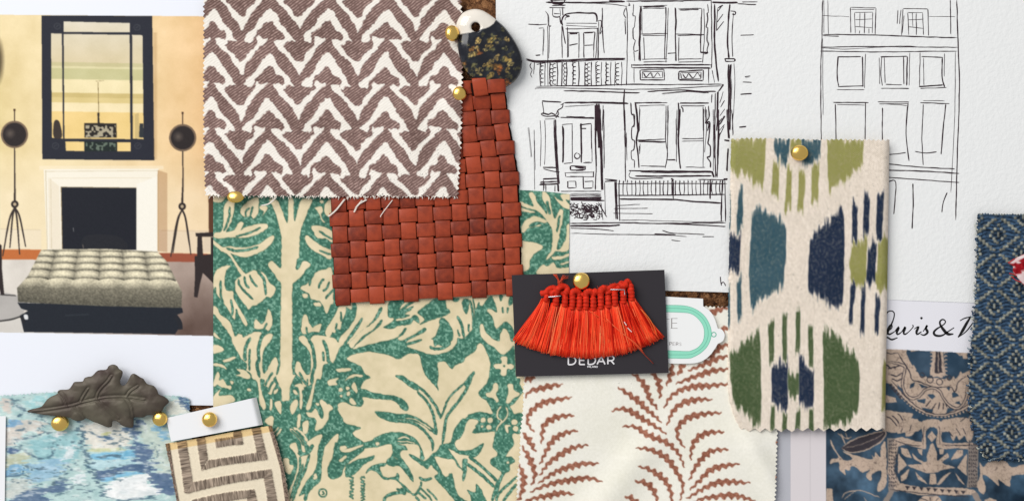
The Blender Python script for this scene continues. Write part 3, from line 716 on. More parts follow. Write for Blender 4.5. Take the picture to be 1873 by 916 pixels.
# ---- blue brushed abstract
BLUE = '''214,200,190 B1 0,60 80,70 60,180 0,160
214,204,194 B1 150,240 330,250 330,350 200,330 150,420 50,460 0,440 0,310 50,310
150,198,204 B1 250,420 500,330 620,300 640,560 450,600 300,540
158,208,212 B1 230,70 480,10 500,150 330,160 240,170
230,236,238 B1 515,580 560,450 610,450 600,540 560,570
232,238,240 B1 630,700 720,690 700,760 650,780
240,240,240 B1 440,330 520,330 500,370 450,385
186,190,160 B1 40,540 220,510 230,560 100,640 40,640
116,168,204 B1 40,650 200,600 190,690 60,720
112,160,198 B1 50,230 140,240 130,290 40,300
150,190,214 B1 290,600 520,560 520,680 420,740 300,760 250,700
80,104,138 B1 180,840 300,800 400,810 500,740 560,730 540,820 480,850 380,850 370,930 60,930
200,206,200 B1 40,760 240,730 240,800 150,870 40,890
66,92,132 B1 40,490 100,470 150,490 80,525
226,220,208 B2 30,270 300,250 400,400 330,470 150,480 40,440
202,206,162 B2 40,480 330,470 300,500 60,500
118,184,218 B2 80,520 250,510 400,490 440,540 300,570 70,570
180,214,222 B2 80,590 440,570 460,590 330,630 200,640 100,650
192,206,194 B2 500,220 700,220 760,430 760,700 620,640 570,480 480,380
120,170,200 B2 600,260 700,270 700,400 640,390
218,218,206 B2 700,100 830,60 870,170 700,190
62,90,128 B2 800,50 880,60 905,160 850,150
74,98,134 B2 440,220 490,260 470,350 440,400 520,440 580,500 570,560 610,620 600,680 760,700 800,850 670,850 600,780 560,700 420,660 200,740 120,720 150,660 330,630 450,600 400,470 440,420 370,330
124,188,222 B2 200,720 420,670 530,680 400,700 210,750
242,242,242 B2 190,800 240,760 400,710 520,685 580,720 560,770 640,830 650,860 520,880 420,910 280,900 200,850
76,104,136 B2 110,370 230,375 200,420 160,400
202,200,140 B2 150,345 210,340 200,365 160,370'''
BLUE_LINES = '''30 B1 690,270 680,350 690,430 700,510 740,560 760,640 800,700 850,790 870,880
26 B1 90,60 120,110 180,170 160,210
15 B1 330,220 370,290 340,340 240,390 160,400 130,440 190,490 240,530 300,550 400,545 440,520 430,470 460,430
16 B1 220,700 230,640 270,620 290,650 380,630
16 B1 220,710 260,760 300,800
18 B1 530,700 560,660 600,600
24 B1 720,835 760,830
20 B1 50,720 190,680
18 B1 480,870 530,850
14 B1 170,325 240,320
14 B1 610,250 680,270
18 B2 110,560 200,545 320,540
14 B2 170,820 200,880 320,910 500,890 650,860
12 B2 590,430 610,520 620,600
12 B2 20,330 100,350
16 B2 30,520 50,560'''
def make_blue():
    c = Canvas(-6, 706, 356, 926, rgb(178, 208, 206))
    for ln in BLUE.splitlines():
        k, tile, pts = ln.split(' ', 2); c.poly(tp(tile, pts), rgb(*[float(v) for v in k.split(',')]), a=.93)
    for ln in BLUE_LINES.splitlines():
        k, tile, pts = ln.split(' ', 2); c.stroke(tp(tile, pts), float(k) / 4.58, rgb(70, 98, 118), a=.85, wob=2.5, seed=len(pts))
    row = np.floor(c.Y / 2.1)
    j = (hash2(row, row * 0, 5) - .5) * 9 + (hash2(np.floor(c.Y / 4), row * 0, 6) - .5) * 14
    j = j * (.75 + 1.3 * vnoise(c.X / 25, c.Y / 25, 9))
    dy = (fbm(c.X / 12, c.Y / 12, 4) - .5) * 5
    j2 = (hash2(np.floor(c.Y / 2.6), row * 0, 15) - .5) * 13 * (.4 + vnoise(c.X / 18, c.Y / 9, 19))
    c.img = .75 * c.sample_arr(c.img, c.X + j, c.Y + dy) + .25 * c.sample_arr(c.img, c.X + j2 + j * .4, c.Y + dy + 1)
    dk = np.clip((fbm(c.X / 11, c.Y / 2.6, 33, 3) - .64) * 9, 0, 1) * np.clip((fbm(c.X / 30, c.Y / 30, 34) - .42) * 6, 0, 1)
    c.img += (rgb(84, 108, 122) - c.img) * (dk * .9)[..., None]
    lt = np.clip((fbm(c.X / 14, c.Y / 5, 43, 3) - .6) * 6, 0, 1)
    c.img += (rgb(226, 234, 232) - c.img) * (lt * .55)[..., None]
    c.img += (rgb(236, 240, 236) - c.img) * .12
    tw = np.sin((c.X * .7 + c.Y * .7) * 2 * math.pi / 3.1)
    n = fbm(c.X / 5, c.Y / 2, 14, 2) - .5; big = fbm(c.X / 16, c.Y / 9, 15) - .5
    c.img = c.img + (tw * .35 + n * 1.3)[..., None] * rgb(20, 20, 20) + big[..., None] * rgb(44, 34, 30)
    c.relief = tw * .05
    return c.final()

# ---- embroidered key border: (polygon, thread direction)
KEY = [('150,412 233,403 262,580 290,760 235,850 215,845 190,640', 80), ('235,855 290,755 460,720 700,680 945,645 930,670 880,722 700,750 480,790', -8),
       ('880,722 945,645 965,760 1000,930 915,930 900,830', 80), ('315,380 388,375 415,565 360,660 345,580', 80),
       ('360,660 415,570 640,540 845,502 880,520 918,568 700,595 480,625', -8), ('775,300 850,290 880,420 918,565 855,520 820,500 800,400', 80),
       ('470,395 620,376 640,372 712,440 600,450 482,470', -8), ('622,372 628,325 690,315 700,370 712,440', 80),
       ('280,905 480,855 640,832 805,815 790,850 740,890 500,930 280,930', -8), ('740,890 805,815 830,930 745,930', 80)]
def make_key():
    c = Canvas(296, 770, 534, 926, rgb(236, 222, 196))
    n = fbm(c.X / 2, c.Y / 2, 14, 2) - .5
    wv = np.sin(c.X * 2 * math.pi / 3.2) * np.sin(c.Y * 2 * math.pi / 3.2)
    c.img = c.img + (n + wv * .3)[..., None] * rgb(16, 16, 16)
    for pts, ang in KEY:
        m = c.mask(tp('K', pts)).astype(float)
        a = math.radians(ang); t = c.X * math.cos(a) + c.Y * math.sin(a); s = -c.X * math.sin(a) + c.Y * math.cos(a)
        m = c.sample_arr(m, c.X + (hash2(np.floor(t / 1.6), t * 0, 3) - .5) * 1.2 * -math.sin(a), c.Y + (hash2(np.floor(t / 1.6), t * 0, 3) - .5) * 1.4 * math.cos(a))
        th = vnoise(t / .9, s / 12, 61) * .65 + vnoise(t / 2.2, s / 18, 62) * .35
        th = np.clip((th - .5) * 1.7 + .5, 0, 1); col = rgb(88, 76, 66) + th[..., None] * rgb(106, 98, 88)
        c.img += (col - c.img) * m[..., None]
        mb = c.blur(m, 5)
        c.relief = np.maximum(c.relief, mb * .55 + m * (th - .5) * .2)
    for pts in ('50,435 92,430 130,680 175,930 130,930 95,640', '918,285 948,278 1000,430 1050,640 1100,930 1062,930 1020,640'):
        m = c.mask(tp('K', pts)).astype(float); q = vnoise(c.X / 1.6, c.Y / 1.6, 5)
        c.img += ((rgb(74, 62, 54) + q[..., None] * rgb(100, 88, 78)) - c.img) * m[..., None]; c.relief = np.maximum(c.relief, m * (.3 + q * .5))
    # old glue has yellowed a strip along the top edge
    dtop = (c.X - 302) * -.183 + 810 + 15
    g = np.clip((dtop - c.Y) / 1.2, 0, 1)
    c.img *= 1 - g[..., None] * np.array([.02, .10, .26])
    return c.final()

# ---- navy and stone diamond weave
def make_lattice():
    c = Canvas(1764, 384, 1884, 850, 0)
    sx = c.X + (c.Y - 391) * .05
    ridge = np.sin((c.Y + 2.2 * np.sin(c.X / 5.5) + c.X * .1) * 2 * math.pi / 6.8)
    rnd = hash2(np.floor(sx / 4.1), np.floor(c.Y / 3.4), 3)
    c.img = rgb(50, 70, 92) + (ridge * .8 + (fbm(c.X / 5, c.Y / 1.6, 4, 2) - .5) * 2.4)[..., None] * rgb(20, 26, 32) + (rnd - .5)[..., None] * rgb(20, 26, 32)
    c.relief = ridge * .22
    rng = random.Random(6)
    px, py = 88.0, 65.6
    def block(x, y, w, h, bright=1.0):
        x += rng.uniform(-.5, .5) - (y - 391) * .05; y += rng.uniform(-.5, .5)
        X0, X1 = int((x - 5 - c.x0) * c.ss), int((x + 5 - c.x0) * c.ss); Y0, Y1 = int((y - 6 - c.y0) * c.ss), int((y + 6 - c.y0) * c.ss)
        if X0 < 0 or Y0 < 0 or X1 >= c.W or Y1 >= c.H: return
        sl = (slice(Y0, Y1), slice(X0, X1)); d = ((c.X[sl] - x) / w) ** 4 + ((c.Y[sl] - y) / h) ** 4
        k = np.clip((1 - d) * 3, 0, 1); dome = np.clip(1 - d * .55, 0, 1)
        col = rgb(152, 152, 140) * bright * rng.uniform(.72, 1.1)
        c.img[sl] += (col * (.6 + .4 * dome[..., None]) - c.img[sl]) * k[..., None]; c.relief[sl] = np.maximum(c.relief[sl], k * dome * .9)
    for j in range(-1, 9):
        for i in range(-2, 3):
            for ox, oy in ((0, 0), (px / 2, py / 2)):
                fx, fy = 1827.5 + i * px + ox, 429 + j * py + oy
                X0, X1 = int((fx - 9 - (fy - 391) * .05 - c.x0) * c.ss), int((fx + 9 - (fy - 391) * .05 - c.x0) * c.ss); Y0, Y1 = int((fy - 10 - c.y0) * c.ss), int((fy + 10 - c.y0) * c.ss)
                if X1 > 0 and Y1 > 0: c.img[max(Y0, 0):Y1, max(X0, 0):X1] *= .72
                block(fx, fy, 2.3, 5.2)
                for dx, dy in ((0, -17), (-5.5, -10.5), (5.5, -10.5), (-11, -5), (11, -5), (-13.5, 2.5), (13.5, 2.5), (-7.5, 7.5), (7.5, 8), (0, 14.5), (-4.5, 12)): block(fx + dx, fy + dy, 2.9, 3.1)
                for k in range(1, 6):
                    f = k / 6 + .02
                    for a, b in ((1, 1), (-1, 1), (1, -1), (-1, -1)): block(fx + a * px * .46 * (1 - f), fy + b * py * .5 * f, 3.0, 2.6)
    e = np.clip((1784 - sx + 3) / 6, 0, 1) * (vnoise(c.X / 2.2, c.Y / 2.2, 5) > .45)
    e = np.maximum(e, np.clip((396 - c.Y) / 4, 0, 1) * .5)
    c.img += (rgb(150, 160, 160) - c.img) * (e * (.25 + .75 * hash2(np.floor(c.X / 2.5), np.floor(c.Y / 2.5), 8)))[..., None] * .8
    return c.final()
# ---- brochure page: indigo and tan ornament
DM_TAN, DM_DK, DM_GY = rgb(190, 168, 150), rgb(58, 54, 60), rgb(140, 128, 120)
ORN = '''T4 t 700,30 1720,30 1760,640 1600,770 1400,815 1200,795 1050,725 940,635 850,520 780,440 700,380
T4 n 980,50 1250,40 1240,330 1310,355 1380,340 1380,40 1720,40 1700,250 1600,320 1500,385 1400,380 1300,372 1200,370 1110,340 1050,260 1000,180
T4 t 1000,30 1100,30 1100,65 1060,72 1010,80
T4 t 1510,80 1540,60 1640,60 1650,110 1560,125
T4 t 1590,120 1640,110 1650,160 1600,160
T4 t 1270,30 1250,200 1230,330 1310,355 1390,340 1400,300 1380,180 1365,30
T4 d 1300,30 1340,30 1365,310 1320,320 1275,310
T4 n 860,435 920,500 930,545 870,480
T4 n 1010,440 1060,415 1050,470 1000,490
T4 n 1100,430 1200,470 1140,485
T4 n 1200,560 1260,545 1290,580 1250,612
T4 n 1080,615 1180,600 1170,655 1100,640
T4 n 1470,540 1500,520 1560,570 1480,592
T4 n 1500,650 1560,630 1570,672
T4 n 1130,700 1260,720 1250,762 1180,752
T4 n 1430,700 1510,725 1400,772
T4 n 1410,480 1450,475 1440,520
T4 t 725,560 840,590 860,640 725,650
T4 t 700,740 870,750 1040,770 1000,850 1130,855 1100,960 700,960
T4 t 1190,960 1160,850 1250,880 1380,860 1480,850 1560,960
T4 n 1480,820 1600,760 1650,780 1570,885 1500,885
T4 t 1600,880 1690,780 1720,960 1600,960
T5 t 600,190 560,240 555,330 510,280 500,330 470,300 480,350 320,310 200,270 300,340 210,350 130,240 95,165 100,220 170,330 110,345 90,390 170,370 180,440 235,495 225,440 270,450 290,410 340,430 390,470 460,440 420,500 470,545 480,480 555,450 560,520 530,580 535,645 600,600 612,500
T5 d 200,240 300,170 450,120 600,90 560,180 430,260 300,285 230,270
T5 y 615,150 715,160 722,640 630,650
T5 t 680,158 930,190 935,0 1120,0 1125,190 1400,195 1400,250 1080,240 1080,65 975,65 975,250 940,252 720,230 732,565 1340,612 1385,672 680,622
T5 n 735,232 970,252 980,72 1075,72 1082,250 1345,262 1345,560 1330,602 735,560
T5 t 1025,90 1070,140 1025,190 985,140
T5 t 1030,195 985,300 975,370 900,345 850,290 865,345 935,390 800,402 960,468 1060,472 1140,440 1245,422 1120,382 1180,330 1170,290 1110,340 1075,355 1070,290
T5 t 740,240 800,250 845,335 800,330 750,300
T5 t 1312,260 1260,262 1200,352 1260,342 1312,310
T5 t 890,250 940,255 935,310 905,290
T5 t 1090,250 1140,250 1130,300 1100,305
T5 t 715,290 800,402 715,475
T5 t 1348,290 1260,422 1348,500
T5 t 825,430 740,500 745,555 790,530
T5 t 870,460 960,540 990,582 900,530
T5 t 1010,480 1060,480 1072,575 1000,582
T5 t 1210,460 1100,582 1070,582 1130,500
T5 t 1235,460 1340,595 1270,540
T5 y 1360,210 1455,220 1445,600 1350,610
T5 t 1460,370 1470,480 1440,600 1500,672 1522,600 1490,490 1560,520 1640,592 1640,530 1740,602 1760,500 1900,480 1900,390 1760,422 1700,360 1550,370 1500,420
T5 t 600,-20 900,-20 860,110 790,142 780,100 710,112 720,60 650,105 640,60
T5 t 1130,-20 1400,-20 1395,170 1350,182 1330,130 1300,155 1270,172 1250,130 1220,182 1190,100 1140,60
T5 t 870,760 950,682 1080,682 1150,760
T5 t 55,615 110,620 128,760 55,760
T5 t 1510,720 1560,700 1620,720 1640,760 1500,760
T5 y 630,640 680,640 620,760 560,760
T5 y 1390,660 1440,650 1500,760 1440,760'''
ORN_S = '''T4 d 34 750,190 870,210 950,250 930,350 920,450 950,540 1020,600 1100,580 1180,500 1260,480 1330,510 1380,600 1450,680 1530,710 1600,660 1640,560 1635,420
T4 t 17 740,188 870,210 950,250 930,350 920,450 950,540 1020,600 1100,580 1180,500 1260,480 1330,510 1380,600 1450,680 1530,710 1600,660 1640,560 1635,400
T4 d 11 860,80 930,190 1000,300 1030,390 1100,410 1200,450 1300,475 1450,470 1500,520 1520,500 1540,420 1600,370 1660,350
T4 d 9 790,390 900,520 1020,640 1150,730 1300,775 1450,760 1600,700 1720,620
T4 d 7 780,420 880,545 1000,665 1140,752 1300,797 1460,782 1620,722 1720,665
T4 t 9 1320,60 1322,200 1320,320
T4 d 11 1180,690 1240,620
T4 d 11 1250,725 1300,650
T4 d 11 1320,725 1340,640
T4 d 11 1375,725 1382,650
T4 d 11 1420,700 1400,650
T4 d 14 760,270 840,240
T4 d 14 820,265 885,230
T4 d 14 780,330 850,350 920,310
T4 d 14 800,380 870,400 920,370
T4 d 14 740,220 800,275
T4 d 9 740,90 800,100 860,90
T4 d 12 740,800 800,830 860,910
T4 d 12 800,790 850,830 880,880
T4 d 12 870,770 900,800 930,850
T4 t 12 1120,880 1200,880 1300,895 1380,870 1480,870
T4 d 9 1560,860 1640,800
T4 d 9 1640,740 1690,780
T5 t 10 200,240 300,170 450,120 600,90 560,180 430,260 300,285 230,270 200,240
T5 t 5 220,245 380,210 520,150 595,95
T5 t 10 160,110 200,140 230,210
T5 t 8 190,110 220,150 270,160
T5 t 8 230,100 250,150 290,140
T5 t 8 200,705 240,650 330,635 400,640 480,670 560,700
T5 t 6 220,720 300,650 330,640
T5 t 6 400,690 415,720 430,733
T5 d 7 640,620 700,630 1000,665 1380,690
T5 d 7 700,180 800,210 930,225
T5 d 7 1120,215 1250,220 1380,218
T5 d 6 945,220 950,90 960,40
T5 d 6 1100,220 1098,90 1090,40
T5 d 7 1180,90 1220,140
T5 d 7 1250,60 1290,130
T5 d 7 1310,60 1340,120
T5 d 7 760,60 740,100
T5 d 7 840,30 820,90
T5 d 6 920,700 1000,733
T5 d 6 1010,690 1010,733
T5 d 6 1090,700 1060,733'''
def make_brochure():
    c = Canvas(1440, 540, 1884, 930, rgb(236, 234, 240))
    im = c.mask(np.array([[1511, 786], [1511, 640], [1606, 637], [1890, 651], [1890, 935], [1511, 935]])).astype(float)
    paper = c.img.copy()
    paper += (rgb(224, 216, 218) - paper) * (np.clip((1530 - c.X) / 10, 0, 1) * np.clip((c.Y - 660) / 10, 0, 1))[..., None]  # shade on the white left margin, painted in as a pinkish grey
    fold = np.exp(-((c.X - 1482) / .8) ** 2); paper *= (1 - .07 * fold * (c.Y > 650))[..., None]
    nv = np.zeros((c.H, c.W, 3)) + rgb(52, 72, 90)
    lab = {'t': DM_TAN, 'd': DM_DK, 'y': DM_GY, 'n': None}
    big = fbm(c.X / 22, c.Y / 26, 5, 4); b2 = fbm(c.X / 60, c.Y / 60, 6)
    nv = nv + np.clip(big - .42, -1, 1)[..., None] * rgb(44, 70, 86) * np.clip((c.Y - 640) / 200, .15, 1)[..., None]
    c.img = nv.copy()
    def put(m, k):
        c.img[m] = nv[m] if lab[k] is None else lab[k]
    for ln in ORN.splitlines():
        tile, k, pts = ln.split(' ', 2)
        p = tp(tile, pts); put(c.mask(smooth(p, 3) if len(p) > 5 else p), k)
    # teeth round the medallion, comb of the bud, triangles, block letters of the frame
    arc = smooth(tp('T4', '780,440 880,560 1000,685 1140,772 1300,817 1460,802 1620,742 1720,680'), 6, False)
    d = np.concatenate([[0], np.cumsum(np.linalg.norm(np.diff(arc, axis=0), axis=1))])
    for s in np.arange(2, d[-1], 7.0):
        q = np.array([np.interp(s, d, arc[:, 0]), np.interp(s, d, arc[:, 1])]); q2 = np.array([np.interp(s + 1, d, arc[:, 0]), np.interp(s + 1, d, arc[:, 1])])
        t = (q2 - q) / np.linalg.norm(q2 - q); n = np.array([-t[1], t[0]])
        put(c.mask(np.array([q - t * 3.4 + n * 3, q + t * 3.4 + n * 3, q - n * 4.5])), 'n' if s > 30 else 'd')
    for x, y in ((1040, 250), (1085, 325), (1180, 375), (1265, 395), (1345, 400), (1420, 385), (1490, 375), (1575, 325)):
        q = tp('T4', [[x, y]])[0]; put(c.mask(np.array([q + (-6, 6), q + (6, 6), q + (0, -5)])), 't')
    for y in range(60, 330, 42):
        put(c.mask(ribbon_poly(tp('T4', [[1385, y + 40], [1400, y + 22], [1422, y + 28]]), 2.2)), 't')
        put(c.mask(ribbon_poly(tp('T4', [[1262, y + 40], [1248, y + 22], [1232, y + 30]]), 2.0)), 't')
    for x, y, r in ((1230, 390, 5.5), (1335, 415, 5.5), (1140, 340, 4), (1445, 370, 4)):
        a = np.linspace(0, 2 * math.pi, 16); q = tp('T4', [[x, y]])[0]
        put(c.mask(ribbon_poly(q + r * np.stack([np.cos(a), np.sin(a)], 1), 1.6)), 'd')
    for ln in ORN_S.splitlines():
        tile, k, w, pts = ln.split(' ', 3)
        put(c.mask(ribbon_poly(tp(tile, pts), float(w) / TILES[tile][2], taper=.1)), k)
    for i in range(9):
        x = 780 + i * 64; y = 592 + i * 5
        put(c.mask(tp('T5', [[x, y], [x + 44, y + 4], [x + 20, y + 38]])), 'd')
    rng = random.Random(5)
    for x0, x1 in ((625, 712), (1360, 1448)):
        for y in range(170, 600, 34):
            for x in range(x0 + 8, x1 - 8, 20):
                a = [[x, y], [x + rng.choice((0, 8)), y + 22]]; b = [[x, y + rng.choice((0, 11, 22))], [x + 14, y + rng.choice((0, 11, 22))]]
                for q in (a, b): put(c.mask(ribbon_poly(tp('T5', q), 1.1)), 'd')
    tn = (c.img[..., 0] > .55).astype(float); eg = np.clip(1 - np.abs(c.blur(tn, 2) - .35) * 4, 0, 1); c.img += (rgb(40, 40, 50) - c.img) * (eg * .5)[..., None]
    tn2 = c.blur(tn, 3) > .93; ln = np.abs(fbm(c.X / 9, c.Y / 7, 90, 2) - .5) < .017; ln |= np.abs(fbm(c.X / 6, c.Y / 11, 91, 2) - .5) < .012
    c.paint((ln & tn2) * 1.0, rgb(92, 78, 74), .6)
    c.warp(1.0, 5)
    c.img = c.blur(c.img, 1) + (big - .5)[..., None] * rgb(34, 30, 30) + (b2 - .5)[..., None] * rgb(24, 20, 18)
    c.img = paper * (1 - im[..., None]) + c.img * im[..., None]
    return c.final()

# ---- magazine page with the photograph of a fireplace
def make_page():
    c = Canvas(-8, -10, 398, 748, rgb(238, 240, 248))
    X, Y = c.X, c.Y
    ph = c.mask(np.array([[-9, 27.5], [398, 30.5], [398, 614], [-9, 607.5]]))
    blank = c.img.copy()
    def lerp(a, b, t): return np.asarray(a) + (np.asarray(b) - np.asarray(a)) * np.clip(t, 0, 1)[..., None]
    n = fbm(X / 30, Y / 30, 3, 3) - .5; gr = hash2(np.floor(X / 1.3), np.floor(Y / 1.3), 4) - .5
    wall = lerp(rgb(240, 219, 172), rgb(241, 200, 148), (X - 150) / 240)
    wall = lerp(wall, rgb(222, 200, 140), np.clip((70 - X) / 80, 0, 1) * np.clip(1 - np.abs(Y - 200) / 170, 0, 1) * .8)
    wall = wall + n[..., None] * rgb(22, 24, 30)
    wall = wall + (rgb(246, 230, 200) - wall) * (np.clip((Y - 270) / 90, 0, 1) * .55)[..., None]
    c.img = wall
    dk = np.clip(1 - np.hypot((X + 8) / 18, (Y - 112) / 52), 0, 1); c.paint(np.clip(dk * 1.6, 0, .8), rgb(70, 58, 40))
    # skirting, floor, rug
    P = lambda t, s, col, sm=False, a=1.: c.poly(tp(t, s), col, sm, a)
    S = lambda t, s, w, col, **k: c.stroke(tp(t, s), w, col, **k)
    P('R2', '-20,355 210,360 210,465 -20,460', rgb(240, 224, 194))
    P('R2', '800,360 1110,365 1110,480 800,475', rgb(236, 214, 184))
    S('R2', '0,358 205,362', 1, rgb(214, 196, 164)); S('R2', '820,365 1060,370', 1, rgb(214, 186, 150))
    P('R2', '-20,460 210,462 200,515 -20,512', rgb(196, 112, 62)); P('R2', '800,478 1110,485 1110,528 800,522', rgb(158, 84, 62))
    fl = c.mask(tp('R2', '-20,512 200,513 800,522 1110,527 1110,900 -20,900'))
    floor = lerp(rgb(222, 214, 204), rgb(172, 152, 140), (X - 60) / 240); floor = lerp(floor, rgb(104, 84, 76), np.clip((Y - 500) / 110, 0, 1) * np.clip((X - 250) / 100, 0, 1) * 1.2)
    floor = floor + n[..., None] * rgb(30, 30, 30)
    c.img = np.where(fl[..., None], floor, c.img)
    P('R2', '-20,690 90,695 130,740 100,800 -20,820', rgb(140, 138, 138), True, .5); P('R2', '-20,830 120,820 130,890 -20,890', rgb(206, 202, 196), True, .6)
    S('R2', '0,690 80,695', 2, rgb(60, 56, 56)); S('R2', '-10,825 60,815 120,795', 3, rgb(60, 58, 58))
    # mirror
    P('R1', '232,88 850,90 862,896 236,890', rgb(40, 42, 52))
    P('R1', '240,95 846,98 856,890 243,884', rgb(46, 48, 58), False, .5)
    glass = np.zeros((c.H, c.W), bool)
    for s in ('355,122 725,130 725,182 355,180', '285,188 345,190 352,775 290,770', '356,192 724,196 728,778 360,775', '738,196 796,198 802,778 742,775', '365,790 470,792 470,845 368,842', '655,795 730,796 730,845 655,845'):
        glass |= c.mask(tp('R1', s))
    yy = Y * 3.053
    g = lerp(rgb(226, 216, 194), rgb(222, 206, 170), (yy - 130) / 200)
    for y0, y1, col in ((350, 372, (206, 196, 150)), (372, 384, (226, 216, 170)), (384, 445, (204, 198, 148)), (445, 520, (244, 228, 182)), (520, 546, (212, 190, 128)), (546, 575, (226, 204, 142)), (575, 625, (246, 228, 184)), (625, 900, (240, 208, 138))):
        g = np.where(((yy > y0 + (X - 150) * .05) & (yy <= y1 + (X - 150) * .05))[..., None], rgb(*col), g)
    g = c.blur(g, 1) + n[..., None] * rgb(14, 14, 18)
    c.img = np.where(glass[..., None], g, c.img)
    S('R1', '548,460 550,560 552,660', 1.1, rgb(120, 100, 60)); S('R1', '535,455 580,452', .8, rgb(150, 130, 90)); S('R1', '551,630 552,690', 3.2, rgb(50, 44, 40), wob=1)
    P('R1', '470,688 650,690 652,770 472,770', rgb(44, 40, 38)); P('R1', '472,790 652,792 654,846 474,845', rgb(36, 44, 42))
    fl_ = (vnoise(X / 3.6, Y / 3.6, 8) > .56) & c.mask(tp('R1', '478,700 645,700 645,768 478,768')); c.paint(fl_, rgb(208, 196, 166), .8)
    fl_ = (vnoise(X / 3.6, Y / 3.0, 9) > .6) & c.mask(tp('R1', '480,795 645,797 645,842 480,840')); c.paint(fl_, rgb(120, 134, 118), .8)
    P('R1', '300,690 315,670 335,690 345,768 300,766', rgb(62, 54, 50), True); P('R1', '780,690 800,690 802,770 776,768', rgb(52, 56, 60)); P('R1', '752,640 775,630 778,775 752,775', rgb(188, 166, 116), False, .6)
    for x, y in ((320, 148), (765, 155), (310, 815), (770, 815)):
        a = np.linspace(0, 6.28, 14); c.stroke(tp('R1', np.stack([x + 18 * np.cos(a), y + 16 * np.sin(a)], 1)), 1.6, rgb(72, 74, 80), a=.7)
        c.stroke(tp('R1', [[x - 8, y + 4], [x + 8, y - 6]]), 2, rgb(76, 78, 84), a=.6)
    sh = np.clip((X - 279) / 6, 0, 1) * np.clip((289 - X) / 7, 0, 1) * (Y > 60) * (Y < 292); c.paint(sh * .35, rgb(120, 80, 40))
    # standing globes on tripods
    for x, ball, ring, sl in ((26, (81, 752), (75, 232), 0), (333, (1020, 770), (925, 243), 1)):
        cx, cy = tp('R1', [ball])[0]; kx, ky = tp('R2', [ring])[0]
        c.stroke(np.array([[cx, cy - 44], [cx, cy - 20]]), 1.8, rgb(70, 54, 44)); c.stroke(np.array([[cx, cy + 20], [cx + .5, 330], [kx, ky - 6]]), [2.2, 2.6, 4], rgb(62, 52, 48))
        a = np.linspace(0, 2 * math.pi, 30); cir = np.stack([np.cos(a), np.sin(a)], 1)
        c.poly(np.array([cx, cy]) + 25 * cir, rgb(122, 102, 84), False); c.poly(np.array([cx, cy]) + 21.5 * cir, rgb(48, 42, 42), False)
        r2 = np.hypot(X - cx + 8, Y - cy + 2); c.paint(np.clip(1 - r2 / 11, 0, 1) * .35, rgb(190, 170, 150))
        c.poly(np.array([kx, ky]) + 7 * cir, rgb(54, 46, 44), False); c.poly(np.array([kx, ky]) + 3 * cir, rgb(190, 170, 140), False)
        for dx, dy in ((-22, 95), (-9, 80), (9, 92), (20, 78)) if not sl else ((-17, 85), (-21, 92), (16, 88), (13, 70)):
            c.stroke(np.array([[kx, ky + 6], [kx + dx * .45, ky + dy * .3], [kx + dx, ky + dy]]), [3.2, 3, 2], rgb(58, 50, 48))
        c.stroke(np.array([[cx - 2, cy - 45], [cx + 2, cy - 45]]), 4, rgb(84, 60, 44))
    # fireplace
    P('R2', '200,38 830,38 830,55 200,58', rgb(250, 236, 208), False, .5)
    P('R2', '805,60 850,75 850,475 805,470', rgb(150, 100, 62), False, .35)
    P('R2', '222,55 805,52 803,475 238,462', rgb(247, 239, 222)); P('R2', '245,95 300,140 310,460 250,460', rgb(240, 228, 206))
    S('R2', '232,60 236,250 240,460', 1.5, rgb(214, 200, 170)); S('R2', '258,100 262,460', 1.2, rgb(220, 206, 178)); S('R2', '228,66 800,62', 1.2, rgb(222, 208, 180)); S('R2', '262,100 770,98', 1, rgb(230, 216, 190)); S('R2', '803,60 802,470', 2, rgb(196, 160, 116))
    P('R2', '695,130 800,90 800,470 695,462', rgb(250, 246, 236), False, .6)
    P('R2', '308,144 692,148 692,464 318,460', rgb(34, 36, 44)); P('R2', '440,390 600,395 640,460 430,456', rgb(46, 46, 50), True, .5); S('R2', '372,350 374,370', 1.2, rgb(120, 118, 120)); S('R2', '420,436 424,456', 2, rgb(90, 84, 80))
    S('R2', '310,146 316,460', 1.2, rgb(150, 130, 96)); S('R2', '310,145 692,149', 1.2, rgb(140, 124, 96))
    # chairs
    dkb = rgb(52, 44, 44)
    P('R2', '1058,190 1110,190 1110,380 1060,380', rgb(96, 62, 44)); P('R2', '992,378 1110,372 1110,398 995,396', dkb); P('R2', '1003,395 1025,395 1032,500 1000,500', dkb); P('R2', '988,495 1110,480 1110,660 1030,580 1015,640 1003,705 985,702 990,600', dkb); P('R2', '1070,400 1090,400 1090,490 1070,490', dkb)
    P('R2', '1035,400 1068,400 1066,470 1035,474', rgb(226, 206, 180)); P('R2', '-20,420 8,440 10,560 22,690 5,690 -20,600', dkb)
    # ottoman
    base = tp('R3', '150,530 1560,575 1568,615 1500,640 1550,720 1500,800 205,782 170,640 240,600 180,580'); c.poly(base, rgb(38, 42, 50), False)
    S('R3', '560,640 760,630', 3, rgb(56, 62, 68), a=.5); P('R3', '205,635 235,635 240,670 212,672', rgb(225, 225, 225), True); S('R3', '175,650 205,680 200,705', 4, rgb(40, 40, 44)); S('R3', '1500,640 1540,700 1545,760', 8, rgb(40, 42, 48))
    top = c.mask(tp('R3', '350,82 480,74 900,70 1350,95 1430,180 1540,400 1560,440 1555,575 900,560 400,538 155,525 145,405 240,300'))
    u = (X * 4.683 - 0); v = (Y - 440) * 4.683
    # tufts: rows in perspective
    rowy = np.array([62, 95, 148, 205, 265, 340, 440]); vv = v - (u - 850) * .012
    wid = 190 + (vv - 100) * .115; fu0 = (u - 855 + (vv - 100) * .03) / wid; fu0 = fu0 - np.floor(fu0); ve = vv + (4 + vv * .045) * np.sin(np.pi * fu0) ** .7
    ri = np.clip(np.searchsorted(rowy, ve) - 1, 0, 5); r0 = rowy[ri]; r1 = rowy[np.clip(ri + 1, 0, 6)]; fr = np.clip((ve - r0) / (r1 - r0), 0, 1)
